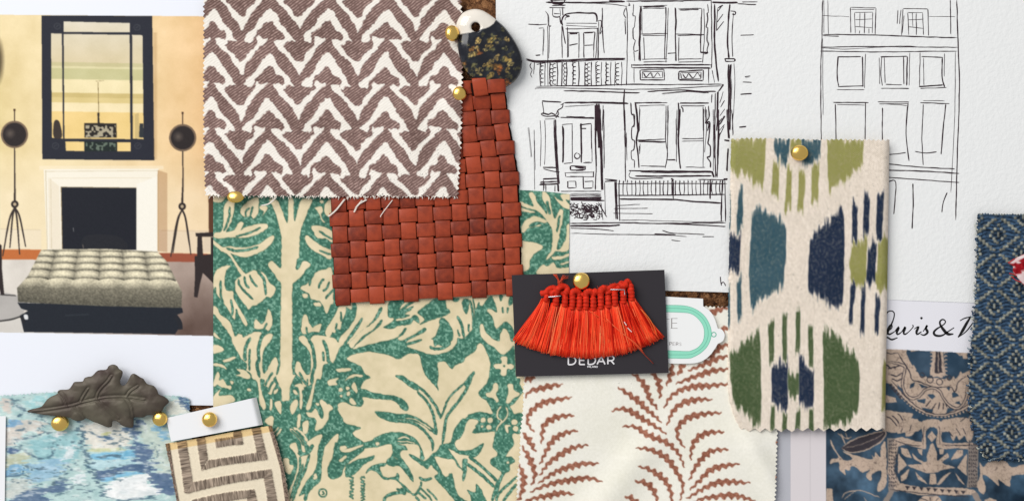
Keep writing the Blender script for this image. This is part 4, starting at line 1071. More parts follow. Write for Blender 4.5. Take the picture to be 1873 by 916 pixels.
    wid = 190 + (vv - 100) * .115; ux = (u - 855 + (vv - 100) * .03) / wid; fu = ux - np.floor(ux)
    lum = .42 + .6 * np.sin(np.pi * np.clip(fr, 0, 1) ** .8) ** .55 * (.4 + .6 * np.sin(np.pi * fu) ** .55) - .28 * np.clip((fr - .7) * 3, 0, 1) * np.clip((fu - .55) * 2.2, 0, 1)
    lum = np.where(vv > 410, .60 - .12 * np.clip((vv - 410) / 120, 0, 1), np.where(ve > 340, .92 - .3 * np.clip((vv - 352) / 60, 0, 1) + .05 * np.sin(ux * 6.28), lum))
    lum = lum * (1 - .12 * np.clip((500 - u) / 400, 0, 1)) + (fbm(X / 2.2, Y / 1.8, 7, 2) - .5) * .26
    oc = rgb(232, 221, 190) * lum[..., None] ** 1.25 + rgb(8, 8, 8)
    c.img = np.where(top[..., None], oc, c.img)
    c.img = c.blur(c.img, 1) + gr[..., None] * rgb(5, 5, 5)
    c.img = np.where(ph[..., None], c.img, blank)
    return c.final()

# ---- glaze of the ceramic pendant
def make_glaze():
    c = Canvas(826, 8, 966, 172, rgb(24, 26, 34), ss=3)
    n = fbm(c.X / 8, c.Y / 8, 4, 3)
    c.img = c.img + np.clip(n - .5, 0, 1)[..., None] * rgb(60, 64, 60)
    rng = random.Random(12)
    spots = ((430, 350, 34, 0), (375, 410, 30, 1), (440, 430, 34, 2), (385, 465, 26, 3), (540, 330, 44, 4), (490, 420, 20, 3), (545, 415, 26, 4), (620, 330, 18, 4), (660, 410, 24, 4), (675, 480, 44, 5),
             (640, 500, 24, 4), (585, 555, 42, 1), (520, 550, 26, 1), (610, 590, 36, 2), (445, 600, 34, 3), (540, 640, 40, 5), (690, 640, 30, 4), (675, 690, 40, 2), (300, 350, 16, 4), (320, 535, 26, 1), (420, 690, 22, 0),
             (470, 290, 20, 4), (350, 380, 16, 4), (720, 440, 16, 4), (770, 570, 18, 4), (640, 250, 20, 4), (590, 365, 16, 3))
    cols = (rgb(190, 160, 96), rgb(150, 104, 52), rgb(158, 92, 46), rgb(182, 160, 100), rgb(104, 100, 66), rgb(166, 138, 74))
    spots = spots + tuple((rng.uniform(300, 760), rng.uniform(300, 720), rng.uniform(14, 30), rng.choice((3, 4, 4, 5, 5, 0))) for _ in range(34))
    for x, y, r, k in spots:
        r *= 1.25
        q = tp('PD', [[x, y]])[0]
        for _ in range(14):
            a = rng.uniform(0, 6.28); d = r / 4.58 * rng.uniform(.1, .7); o = q + d * np.array([math.cos(a), math.sin(a)]); s = r / 4.58 * rng.uniform(.18, .36)
            pts = [o + s * rng.uniform(.6, 1.1) * np.array([math.cos(t), math.sin(t) * .8]) for t in np.linspace(0, 6.28, 7)[:-1]]
            c.poly(np.array(pts), cols[k] * rng.uniform(.65, 1.25), a=.9)
        for _ in range(5):
            a = rng.uniform(0, 6.28); o = q + r / 4.58 * .6 * np.array([math.cos(a), math.sin(a)])
            c.stroke(np.array([o, q + r / 4.58 * .3 * np.array([math.cos(a + 1.4), math.sin(a + 1.4)])]), .9, rgb(30, 28, 26), a=.8)
    c.warp(.8, 3)
    w = c.mask(smooth(tp('PD', '240,290 275,290 370,275 440,255 530,225 583,168 600,60 400,40 240,80'), 6))
    c.img = np.where(w[..., None], rgb(234, 226, 214) + (fbm(c.X / 12, c.Y / 12, 6) - .5)[..., None] * rgb(14, 14, 16), c.img)
    return c.final()

def make_scrap():
    c = Canvas(1840, 440, 1884, 530, rgb(150, 26, 34))
    n = fbm(c.X / 3, c.Y / 3, 4, 2)
    c.img = c.img + (n - .5)[..., None] * rgb(80, 30, 30)
    c.img += (rgb(226, 206, 202) - c.img) * np.clip((fbm(c.X / 9, c.Y / 5, 7, 2) - .55) * 9, 0, 1)[..., None]
    e = c.mask(tp('LT', '376,515 420,480 524,430 560,420 560,445 480,490 425,520')) | c.mask(tp('LT', '415,580 440,620 500,610 560,620 560,720 500,700 470,660 425,620'))
    c.paint(c.blur(e * 1.0, 2), rgb(228, 214, 212), .9)
    return c.final()
# ---- pen drawings: tile, default width in px; each stroke is "width: points" in tile pixels
H1A = '''4:265,18 400,20 620,20 815,12|2:290,5 405,3|2:285,55 395,57|2:305,40 400,38|3:300,-5 310,25 345,30 380,28 400,-5|1.5:400,20 700,30 830,48|4:700,8 800,10|1.6:310,55 312,115 360,117 358,60|1.6:315,95 362,98|1.6:375,50 378,110
2:258,80 275,110 280,180 300,182|2:135,170 200,175 270,170|1.6:210,200 245,197|1.4:245,200 240,390|2:188,388 222,385|1.6:275,180 275,600|1.4:285,180 282,410
3:380,180 372,150 385,115 410,98 480,90 560,93 600,92 615,105 620,140 612,155|2:395,110 430,115 400,125 395,145|2:360,120 365,160 380,185|2.5:378,185 385,240 398,310|2:372,180 375,410
1.4:400,165 620,165|1.4:400,180 620,190|1.8:400,205 625,200|2:410,228 495,228|3:425,235 485,232|1.6:410,190 412,405|1.6:415,230 415,400|2:493,230 490,408|2.6:425,320 485,308|2:525,230 600,225|2.8:530,232 590,228|2.6:525,230 527,408|1.6:605,225 597,310 595,405|2.6:530,318 590,315|1.8:620,195 615,330 608,410|1.6:630,150 628,410|1.4:612,152 650,150 640,240 660,190
2.6:655,55 655,180 660,270 668,375|2.2:820,45 830,150 825,600|1.8:815,60 805,100 820,130|1.8:815,130 820,240|1.5:835,40 850,40 840,20
5:122,415 200,430 400,425 600,415 815,413|2:195,452 260,440|1.6:180,440 175,520|2:160,440 150,465 165,490 155,520 165,545
2.4:195,605 400,600 600,600 830,590 1100,592 1300,590 1500,590|2:190,625 220,615 600,620 830,625 1100,620 1490,600|3:385,635 600,640 810,648 915,650|3:970,640 1200,630 1330,640 1450,640|1.8:1070,655 1250,640 1400,650
2.6:820,10 1420,5|1.6:910,45 1110,40|3.6:925,45 918,130 918,240 915,330 918,430|1.6:935,60 1095,60|2.4:940,50 1090,45|2:1100,50 1098,180 1090,420|1.8:1115,55 1110,240 1100,440|2:925,240 1110,235|1.6:935,250 1095,247|1.4:930,60 932,240|1.8:945,260 950,420|1.8:930,415 1110,412|1.8:940,435 1110,430
3.4:1165,55 1170,150 1165,240 1170,430|1.8:1185,65 1350,60|2.4:1195,72 1330,68|2.2:1165,240 1370,243|1.6:1180,250 1350,248|1.8:1190,260 1188,430|2.2:1350,60 1345,240 1340,370|1.8:1365,60 1368,240 1355,440|1.8:1185,415 1350,412|1.8:1185,435 1350,432|2.4:1110,375 1165,370
2:875,30 870,110 885,115 880,190 870,200 872,270 885,285 875,330 880,360 910,350|1.6:875,365 880,430|1.6:915,360 910,425|2:1390,30 1395,90 1385,95 1390,140 1380,190 1390,200 1385,280 1395,310 1385,350 1390,375 1360,380|3:1340,368 1390,370
3:860,455 1100,455 1415,455|3:862,475 1410,478|2:860,450 862,475|2:1415,450 1415,480|2.6:920,490 1085,485|2.6:1085,485 1090,560|2.6:1090,560 920,560|2.6:920,560 918,490|1.6:935,500 1075,500|1.6:1075,500 1075,545|1.6:1075,545 935,545|1.6:935,545 935,500|1.8:940,505 960,540 990,510 1010,545 1040,510 1060,535
2.6:1190,500 1360,490|2.6:1360,490 1360,565|2.6:1360,565 1190,560|2.6:1190,560 1190,500|1.6:1200,510 1345,505|1.6:1345,505 1345,550|1.6:1345,550 1205,550|1.6:1205,550 1200,510|1.8:1215,515 1240,545 1260,515 1290,545 1320,510 1340,540|1.6:875,480 878,580|1.6:1400,480 1398,585|1.6:1420,490 1440,580
2.2:1415,0 1420,250 1420,460|4:1440,30 1440,150 1438,280 1450,440 1465,570|1.8:1460,60 1450,220|1.8:1490,45 1455,90|1.8:1500,100 1455,160|1.8:1505,150 1455,215|1.8:1500,40 1460,60
4:1545,30 1535,150 1530,300 1540,410|6.5:1545,450 1540,530 1545,600 1545,700 1540,910|2.2:1570,90 1560,250 1565,400|1.5:1575,440 1580,600 1570,800 1560,910|3:1510,412 1580,412|3:1580,412 1580,430|2.4:1580,430 1515,432|2.4:1515,432 1510,412|2.4:1550,80 1585,85 1580,105 1560,100
4:1420,18 1540,22 1600,20|2:1600,30 1730,35|2:1630,15 1740,14|2:1620,248 1715,245|2:1650,538 1690,533|2:1635,575 1700,577|2:1620,658 1700,653|2:1610,888 1660,883
2.6:235,708 370,716|3.4:390,718 600,715 835,720|2.6:880,720 1110,718|2.6:1195,720 1400,720|1.8:235,708 245,780 240,800|2.6:380,720 375,750 345,770 330,800 300,790 280,800 240,790 230,800 270,815 330,810 355,820|2:345,775 350,800 330,825
2.4:360,820 480,825 600,828|1.4:390,745 600,735|2:390,720 365,735|7:625,725 630,800 625,916|2.6:605,730 605,916|1.6:660,735 655,916|3:810,625 805,720 812,916
2:855,720 860,800 875,810 880,880 862,885|3.4:885,720 895,800 905,916|1.6:910,740 1095,735|1.4:915,745 915,916|1.8:1100,735 1100,916|1.6:1115,735 1110,916|4:1185,715 1190,800 1185,916|2.2:1200,740 1370,740|3:1205,745 1218,760 1220,785|1.6:1360,745 1362,916|1.6:1375,745 1378,860|3:1395,740 1400,820 1375,860 1400,865 1390,916
1.8:1420,660 1418,720|2.4:1445,650 1440,916|3:1465,640 1455,916|1.6:1500,640 1475,720|1.6:1510,700 1480,750|1.6:1510,760 1475,810|1.6:1510,810 1475,870|1.6:1510,870 1470,916|3:1500,590 1465,640'''
H1B = '''1.4:205,70 210,200 205,370|1.6:235,70 238,200 232,360|1.6:235,65 300,62|4.6:300,65 305,200 315,380 325,480|2.4:370,50 555,55|1.8:345,100 415,95|1.6:410,95 412,345|3.2:350,105 352,200 350,345|2:355,350 410,345|2:460,100 535,92|3.2:465,90 468,200 470,345|1.6:535,95 538,340|2:480,345 540,342|2.4:470,125 500,125
2.2:443,282 458,290 461,302 452,316 436,317 425,304 430,288 443,282|2.6:400,365 495,368|2.6:495,368 495,390|2.6:495,390 400,392|2.6:400,392 400,365|4:430,372 490,380|1.8:365,410 550,405|1.8:370,435 550,435|1.8:365,405 370,435|1.8:550,400 550,440|2.4:380,462 380,505|1.8:385,465 435,465|1.8:435,465 435,505|1.8:435,505 385,508|1.8:385,508 385,465|2.6:480,435 482,510|2:482,510 540,508|1.8:490,465 545,462|1.8:545,462 545,505
8:580,0 580,100 590,200 590,250|3:565,0 562,200 565,350 560,520|4.6:598,200 600,350 605,520|1.6:612,0 615,380|3:225,375 310,375|2.4:225,385 290,400 330,405|4:200,485 330,480|3:205,470 325,465|2.4:220,450 325,445|2:225,455 225,525|2:240,490 240,530|2:300,490 300,530|4:320,485 322,530
2:335,528 600,528|1.4:400,545 600,545|5.5:400,575 600,572|4:400,583 620,588|2.4:400,555 600,555|2:580,600 635,695|2:595,600 610,715|3:620,465 700,460|1.8:620,450 700,455|1.8:620,470 625,690|4.5:690,465 695,600 700,710|2:710,470 715,720
2.2:700,480 900,478 1200,478 1410,480|2.8:700,555 1000,553 1400,548|3.4:715,580 900,580 1060,582 1200,595 1375,605|3:1060,465 1062,580|4:1300,450 1300,580|3:1380,455 1370,725|2.4:1395,460 1400,725|4:1385,450 1410,450|5:1050,455 1064,455
1.6:690,620 850,612|1.6:680,640 900,637|1.6:675,670 930,672|2.8:395,735 700,730 1000,735 1400,730|4:395,750 600,750 720,745|1.5:720,715 900,715 1200,725 1390,722|2.4:1000,735 1250,745 1400,755|2.4:400,765 540,770 680,782|1.4:400,798 700,805 950,808 1150,818|2.2:990,780 1060,797 1265,805|2.4:940,800 1080,808|1.8:1250,820 1325,820|1.8:1050,842 1105,848
2.4:745,0 750,150 755,470|1.4:760,150 762,330|2.2:795,30 812,40 808,100 795,120 795,190 812,205 808,260 792,270 795,320 812,330 810,380|3.4:825,0 830,60 835,130 825,200 835,300 840,380|1.5:848,0 840,150|1.8:848,220 845,290|2.2:1015,0 1013,200 1025,290 1010,380|1.6:1030,0 1022,330|4:1105,0 1100,100 1095,200 1100,320 1108,385|1.8:1085,0 1083,340|2.2:825,200 1010,192|3:835,207 1010,212|2.2:1115,190 1260,188|1.8:1115,207 1260,204|1.8:1258,0 1255,375|1.6:1275,0 1278,90 1265,280|3:1275,90 1298,85 1290,180 1285,220 1300,240 1300,300 1280,310 1300,340 1300,375|1.8:850,365 1010,370|1.8:1140,372 1270,375|2.4:1015,325 1075,325
2.4:785,395 820,395 1310,400|3.6:850,402 1000,405 1310,402|3.6:815,430 1000,430 1310,428|1.4:785,395 795,445 1000,445|4:1310,400 1325,440|2.4:1220,452 1400,455|3:1330,0 1330,200 1335,440|3:1355,0 1350,200 1345,440|1.6:1320,0 1320,400|4.4:1410,0 1415,120 1420,190|3.6:1390,200 1425,205|1.6:1440,0 1445,170|3:1415,250 1410,400|2.2:1490,115 1530,112|1.2:130,115 150,310|1.2:165,130 168,520
1.6:1390,40 1355,110|1.6:1390,110 1352,185|1.6:1375,60 1355,90|1.6:1365,150 1350,230'''
H2 = '''2.4:95,0 92,150 88,300 90,560|1.4:115,0 118,135|1.4:100,0 100,130|1.4:95,150 97,450|2.8:618,0 622,150 628,350 620,600 613,858|2.2:592,0 595,135|1.4:612,200 610,450 595,750|1.2:95,62 200,66|1.2:508,65 612,66
1.8:203,30 303,32|2.2:303,32 300,135|1.8:203,30 205,130|1.4:205,38 298,38|1.5:220,50 290,48|1.5:290,48 288,132|1.5:220,50 222,132|1.5:240,50 240,105|2:260,50 258,132|1.5:222,78 288,75|1.5:222,105 290,110|1.5:240,120 238,132|1.5:275,112 275,132
1.8:408,35 505,36|2.2:505,36 508,140|2:408,35 402,140|2.2:388,40 385,95|1.8:400,38 395,95|1.5:427,50 485,50|1.8:485,50 488,138|1.8:427,50 430,138|1.5:445,50 447,105|2:460,52 460,138|1.5:430,78 485,76|1.5:430,105 488,112|1.5:412,60 405,130
2.6:95,135 300,138 500,145 620,148|2:95,140 160,143|2.2:88,185 300,182 500,185 625,185|2.2:85,200 300,203 620,200|1.2:88,188 200,192 400,180 480,185
2.6:155,222 245,222|3:155,220 152,300 158,338|1.8:150,350 258,350|2.2:155,338 255,335|3:250,220 252,340|1.8:262,210 258,345|2.8:320,222 425,220|2.2:325,220 322,290 328,335|1.5:315,225 318,330|1.8:335,225 338,325|2.2:340,330 405,332|2.2:322,345 432,345|2.4:410,220 412,330|3.2:425,220 422,335|1.4:435,205 432,335
2.4:480,222 565,225|1.8:475,205 472,340|1.8:488,225 490,335|2.8:470,338 565,332|1.8:475,345 578,342|3.2:562,225 560,300 570,340|1.4:570,208 568,300|2.8:135,400 275,400|2.4:145,405 148,560|2.4:262,400 260,560|1.4:150,408 260,410|2:310,398 432,398|1.8:315,405 430,405|2.4:328,420 328,560|2.6:428,400 420,520 432,628|1.4:330,405 425,412
2.2:475,400 590,405|1.4:485,393 570,393|2.2:487,405 482,540 487,645|2.8:575,405 565,500 557,602|2.2:340,605 420,595|2.4:455,590 495,597 540,592|2.4:340,638 480,652 610,658|2.8:340,663 500,668 628,676|2.4:340,690 500,702 628,711|2.8:350,708 380,712 372,835|2.8:446,715 448,800 443,892|2.8:580,750 565,790 560,828'''
def line_set(tile, txt):
    out = []
    for ln in txt.splitlines():
        for st in ln.split('|'):
            w, p = st.split(':'); w = float(w) * .74; p = tp(tile, p)
            if w < 3.2: out.append((p, w)); continue
            d = p[-1] - p[0]; n = np.array([-d[1], d[0]]) / (np.linalg.norm(d) + 1e-9); m = int(w / 1.1) + 1      # broad darks are several strokes side by side
            for k in range(m): out.append((p + n * ((k + .5) / m - .5) * w * 1.15 + n * (.5 * math.sin(k * 5.1)), 1.25 + .5 * (k % 2)))
    return out
def house_lines():
    st = line_set('P1', H1A) + line_set('P2', H1B)
    rng = random.Random(7)
    for p, w in list(st):                                                  # every line was gone over more than once
        for _ in range((rng.random() < .8) + (w > 2.2) + (w > 3)):
            a, b = sorted((rng.uniform(-.04, .3), rng.uniform(.6, 1.04))); q = smooth(p, 6, False) if len(p) > 2 else np.array([p[0] + (p[1] - p[0]) * t for t in np.linspace(0, 1, 7)])
            q = q[max(0, int(a * len(q))):max(3, int(math.ceil(b * len(q))))] + (rng.uniform(-1.5, 1.5), rng.uniform(-1.3, 1.3))
            if len(q) > 1: st.append((q, w * rng.uniform(.4, .75)))
    for x in (235, 300, 320, 395, 460, 545, 560, 625, 690, 760):           # curled balusters of the balcony
        p = [[x + 13 * math.sin(k * .95 + x) + rng.uniform(-3, 3), 438 + k * 4.3 + 7 * math.cos(k * .95 + x)] for k in range(38)]
        st.append((tp('P1', p), 1.3))
    for x in (222, 255, 290, 340, 375, 405, 450, 490, 535, 580, 610, 650, 680, 715, 745, 790):
        st.append((tp('P1', [[x, 432], [x + rng.uniform(-4, 4), 520], [x + rng.uniform(-4, 4), 602]]), rng.uniform(1.2, 2)))
    for k in range(26):                                                    # area railings
        x = 715 + k * 26; st.append((tp('P2', [[x, 458 + rng.uniform(-6, 6)], [x + rng.uniform(-6, 4), 510], [x + rng.uniform(-3, 5), 556]]), rng.uniform(1.3, 1.9)))
        st.append((tp('P2', [[x - 4, 464], [x + 5, 466]]), 1.8))
    for k in range(90):                                                    # scribbled shade under the steps
        x = rng.uniform(398, 585); y = rng.uniform(605, 695); a = rng.uniform(0, 3.14)
        st.append((tp('P2', [[x, y], [x + 22 * math.cos(a), y + 20 * math.sin(a)], [x + 34 * math.cos(a + .8), y + 26 * math.sin(a + .8)]]), 1.5))
    st.append((tp('DD', '1528,130 1533,165 1538,192'), 1.6)); st.append((tp('DD', '1537,180 1548,168 1560,180 1566,195'), 1.6))
    for k in range(12): st.append((tp('P1', [[612 + k * 3, 730 + 4 * k], [612 + (k * 7) % 36, 916]]), 1.4))
    return st
SCRIPT_WORD = [('92,600 104,580 125,575 140,590 132,630 108,680 88,715', [3, 3, 3, 3, 5, 7, 6]), ('70,728 100,722 125,735 158,724', [4, 4, 5, 2]), ('96,690 124,672 126,652 112,660 102,690 112,706 142,690', [2, 3, 3, 5, 7, 4, 2]),
    ('142,690 166,664 154,692 158,706 180,692 202,662 192,692 198,706 222,690 246,662 240,654', [2, 5, 8, 5, 2, 4, 8, 5, 2, 2, 3]),
    ('250,676 276,662 264,690 268,706 292,690', [1, 4, 8, 5, 2]), ('300,690 326,652 316,672 326,694 306,710 286,704', [2, 3, 6, 8, 5, 2]), ('286,618 297,612', [7, 5]),
    ('474,668 440,690 406,712 372,712 360,696 376,676 414,652 426,634 410,622 394,636 402,662 436,702 470,704', [2, 3, 4, 6, 7, 5, 3, 3, 4, 6, 9, 9, 3]),
    ('506,630 532,616 566,608', [2, 3, 3]), ('566,608 546,640 518,690 496,722', [4, 8, 9, 3]), ('496,722 540,690 580,640', [2, 3, 3])]
def glyph(kind, x0, x1, y0, y1):
    w = x1 - x0; h = y1 - y0
    P = lambda *q: np.array([[x0 + a * w, y0 + b * h] for a, b in q])
    ar = [(.0, 0), (.45, 0), (.8, .12), (1, .38), (1, .62), (.8, .88), (.45, 1), (0, 1)]
    return {'D': [P((0, 0), (0, 1)), P(*ar)], 'E': [P((0, 0), (0, 1)), P((0, 0), (1, 0)), P((0, .48), (.9, .48)), P((0, 1), (1, 1))],
            'A': [P((0, 1), (.5, 0)), P((.5, 0), (1, 1)), P((.2, .64), (.8, .64))], 'R': [P((0, 0), (0, 1)), P((0, 0), (.6, 0), (.9, .12), (.95, .28), (.85, .46), (.55, .55), (0, .55)), P((.5, .55), (1, 1))],
            'M': [P((0, 1), (0, 0)), P((0, 0), (.5, .7)), P((.5, .7), (1, 0)), P((1, 0), (1, 1))], 'I': [P((.5, 0), (.5, 1))], 'L': [P((0, 0), (0, 1)), P((0, 1), (1, 1))],
            'N': [P((0, 1), (0, 0)), P((0, 0), (1, 1)), P((1, 1), (1, 0))], 'O': [P((.5, 0), (.9, .2), (1, .5), (.9, .8), (.5, 1), (.1, .8), (0, .5), (.1, .2), (.5, 0))],
            'P': [P((0, 0), (0, 1)), P((0, 0), (.6, 0), (.95, .14), (.95, .4), (.6, .54), (0, .54))], 'S': [P((.95, .12), (.5, 0), (.1, .2), (.4, .46), (.9, .7), (.6, 1), (.05, .88))]}[kind]
# ------------------------------------------------------------------ board and papers
def flat(h): return lambda X, Y, *a: h + 0 * X
M_paper = mat_plain('white_paper', L4(240, 240, 242), .75, .25, bump=((300, .06, 3),))
def make_cork():
    m, nt, b = mat_new('cork'); tc = nt.nodes.new('ShaderNodeTexCoord')
    v = nt.nodes.new('ShaderNodeTexVoronoi'); v.inputs['Scale'].default_value = 520; n = nt.nodes.new('ShaderNodeTexNoise'); n.inputs['Scale'].default_value = 900; n.inputs['Detail'].default_value = 3
    nt.links.new(tc.outputs['Object'], n.inputs['Vector'])
    mx = nt.nodes.new('ShaderNodeMix'); mx.data_type = 'VECTOR'; mx.inputs['Factor'].default_value = .004
    nt.links.new(tc.outputs['Object'], mx.inputs[4]); nt.links.new(n.outputs['Color'], mx.inputs[5]); nt.links.new(mx.outputs[1], v.inputs['Vector'])
    sp = nt.nodes.new('ShaderNodeSeparateColor'); nt.links.new(v.outputs['Color'], sp.inputs[0])
    r = nt.nodes.new('ShaderNodeValToRGB'); e = r.color_ramp.elements
    e[0].position = 0; e[0].color = L4(58, 36, 24); e[1].position = 1; e[1].color = L4(176, 128, 88)
    for p, c in ((.3, (92, 60, 40)), (.6, (124, 84, 56)), (.85, (146, 102, 68))): q = e.new(p); q.color = L4(*c)
    nt.links.new(sp.outputs[0], r.inputs['Fac']); nt.links.new(r.outputs['Color'], b.inputs['Base Color']); b.inputs['Roughness'].default_value = .95; b.inputs['Specular IOR Level'].default_value = .1
    bp = nt.nodes.new('ShaderNodeBump'); bp.inputs['Strength'].default_value = 1; bp.inputs['Distance'].default_value = .0012; bp.invert = True
    nt.links.new(v.outputs['Distance'], bp.inputs['Height']); nt.links.new(bp.outputs['Normal'], b.inputs['Normal'])
    hw, hh, t = .335, .19, .012
    V = np.array([[x, y, z] for y in (0, t) for x, z in ((-hw, -hh), (hw, -hh), (hw, hh), (-hw, hh))])
    o = np_mesh('cork_board', V, np.array([[0, 1, 2, 3], [5, 4, 7, 6], [4, 5, 1, 0], [1, 5, 6, 2], [2, 6, 7, 3], [4, 0, 3, 7]]), m, smooth_=False)
    tag(o, 'coarse dark brown cork pin board behind all the samples', 'board', kind='structure')
make_cork()

def plain_sheet(name, quad, h, mat, label, cat, group=None, n=24, thick=.25, hf=None):
    tl, tr, br, bl = [np.array(q, float) for q in quad]
    o = sheet(name, edge_curve(tl, tr, n), edge_curve(bl, br, n), edge_curve(tl, bl, n), edge_curve(tr, br, n), None, hf or flat(h), thick, mat, tint=rgb(240, 240, 242))
    return tag(o, label, cat, group)

# drawing paper: heavy watercolour stock with a pressed grain
M_water = mat_plain('watercolour_paper', L4(240, 240, 239), .85, .15, bump=((420, .5, 2), (1100, .2, 2)), dist=.0005)
T = edge_curve((907, -12), (1892, -12), 60); B = poly_curve(np.array([(907, 524), (1100, 529), (1330, 534.5), (1623, 547.7), (1783, 553.6), (1892, 558)], float), 60)
drawing = sheet('drawing_sheet', T, B, edge_curve((907, -12), (907, 524), 40), edge_curve((1892, -12), (1892, 558), 40), None, flat(.7), .5, M_water, tint=rgb(236, 236, 236))
tag(drawing, 'large white grained paper sheet with two ink drawings of town house fronts', 'drawing')
M_ink = mat_plain('ink', L4(50, 32, 40), .6, .2, vary=.35, vscale=260)
hd = lambda x, y: .7 + 0 * x
ink1 = inked('ink_house_drawing', house_lines(), hd, M_ink, drawing); ink1['label'] = 'sketch of a house front with balcony, bay windows and railings'
ink2 = inked('ink_house_drawing', line_set('P3', H2), hd, M_ink, drawing); ink2['label'] = 'sketch of a taller plain house front with two dormer windows'

M_page = mat_print('printed_page', .5, .1, ((140, .05, 2),))
cv = make_page()
page = sheet('magazine_page', edge_curve((-7, -9), (391, -9), 330), edge_curve((-7, 736), (390, 741), 330), edge_curve((-7, -9), (-7, 736), 620), edge_curve((391, -9), (390, 741), 620), cv,
             lambda X, Y, u, v: .6 + .5 * np.sin(u * 3.1) * np.sin(v * 3.1), .15, M_page)
tag(page, 'magazine page with printed photo of a fireplace, black framed mirror and tufted ottoman', 'magazine page')

cv = make_brochure()
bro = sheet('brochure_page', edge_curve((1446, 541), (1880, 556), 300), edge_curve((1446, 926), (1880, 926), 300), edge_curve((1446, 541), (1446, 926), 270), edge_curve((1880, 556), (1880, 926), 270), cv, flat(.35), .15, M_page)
tag(bro, 'brochure page with script lettering above an indigo and tan ornament print', 'brochure')
M_black = mat_plain('black_ink', L4(22, 20, 22), .5, .3)
inked('lettering', [(tp('X', p), [q / 3.05 * 1.75 + .5 for q in w]) for p, w in SCRIPT_WORD], lambda x, y: .35 + 0 * x, M_black, bro, jit=0, lift=.04)
# the drawing sheet lies over the brochure's top edge
M_grey = mat_plain('grey_paper', L4(188, 188, 195), .8, .2, bump=((300, .06, 3),))  # grey sheet; the shade it lies in is mixed into the colour
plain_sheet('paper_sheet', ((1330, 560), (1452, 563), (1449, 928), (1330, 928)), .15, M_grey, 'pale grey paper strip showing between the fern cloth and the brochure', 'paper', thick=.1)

M_wall = mat_print('wallpaper', .7, .2, ((500, .08, 3),))
cv = make_wallpaper()
Tw = poly_curve(np.array([(390, 338), (700, 342), (947, 347.5), (1042, 355)], float), 520)
wallp = sheet('wallpaper_sample', Tw, edge_curve((390, 923), (1036, 923), 520), edge_curve((390, 338), (390, 923), 460), edge_curve((1042, 355), (1036, 923), 460), cv,
              lambda X, Y, u, v: 1.25 + .2 * np.sin(u * 9) * v, .3, M_wall)
tag(wallp, 'green and cream wallpaper sheet with a tree trunk, lilies and curling leaves', 'wallpaper')

# ------------------------------------------------------------------ cloth samples
M_cloth = mat_print('cloth', .95, .04, ((1400, .35, 2), (120, .12, 2)))
cv = make_blue()
blue = sheet('fabric_swatch', poly_curve(np.array([(-6, 724), (60, 719), (94, 717), (200, 720), (325, 724), (346, 730)], float), 300, 1.6, 3, 1.2, 7.), edge_curve((-6, 923), (352, 923), 300),
             edge_curve((-6, 724), (-6, 923), 170), poly_curve(np.array([(346, 730), (350, 800), (352, 923)], float), 170, 1.2, 8, 1., 7.), cv, lambda X, Y, u, v: 1.9 + .5 * np.sin(u * 8 + v * 2) * v, .5, M_cloth)
tag(blue, 'pale aqua, white and navy fabric with a blurred brushstroke print under the metal leaf', 'fabric swatch')
plain_sheet('paper_card', ((-12, 760), (10.5, 760.5), (8.5, 930), (-12, 930)), 3.2, M_paper, 'narrow white card edge lying over the blue fabric', 'card', n=8, thick=.4)

cv = make_fern()
def h_fern(X, Y, u, v):
    return 2.2 + .9 * np.sin((X - 960) / 60 + (Y - 700) / 90) * np.clip((Y - 680) / 120, 0, 1) + 2.8 * np.exp(-(((X - 1150) * .8 + (Y - 860) * .6) / 34) ** 2) * np.clip((Y - 740) / 100, 0, 1) + 2.2 * np.exp(-(((X - 1370) - (Y - 800) * .5) / 22) ** 2) * np.clip((Y - 760) / 60, 0, 1)
fern = sheet('fabric_swatch', edge_curve((968, 552), (1432, 566), 400, 1.6, 7.5, 3, .8), edge_curve((944, 923), (1416, 923), 400), edge_curve((968, 552), (944, 923), 320, 1.7, 8, 5, .7), edge_curve((1432, 566), (1417, 923), 320, 1.9, 8, 2, .5), cv, h_fern, .7, M_cloth)
tag(fern, 'off white pinked fabric with rust brown wavy fern leaves', 'fabric swatch')

# embroidered key border on its white header card
M_embro = mat_print('embroidery', .8, .2, ((1200, .3, 2),))
cv = make_key()
key = sheet('embroidered_border', edge_curve((302, 811), (497, 776), 190, 0, 0, 0, .3), edge_curve((328, 924), (531, 924), 190), poly_curve(tp('K', '55,435 95,620 130,800 160,955'), 140, .9, 4), poly_curve(tp('K', '945,280 985,400 1040,600 1075,780 1100,955'), 140, .9, 9), cv,
            lambda X, Y, u, v: 3.4 + .5 * np.sin(v * 3) + .25 * np.sin(u * 3.1), .9, M_embro)
tag(key, 'cream ribbon with raised taupe embroidered greek key pattern', 'trim sample')
def h_header(X, Y, u, v): return 5.2 - 3.2 * np.clip((u - .945) / .055, 0, 1) ** 1.3 + .3 * np.sin(u * 3)
hq = [np.array(q, float) for q in ((304, 764), (469, 726), (481, 776), (313, 807))]
hc = sheet('header_card', edge_curve(hq[0], hq[1], 60), edge_curve(hq[3], hq[2], 60), edge_curve(hq[0], hq[3], 12), edge_curve(hq[1], hq[2], 12), None, h_header, .6, M_paper, tint=rgb(244, 244, 244))
tag(hc, 'small tilted white card heading the embroidered key ribbon', 'card')

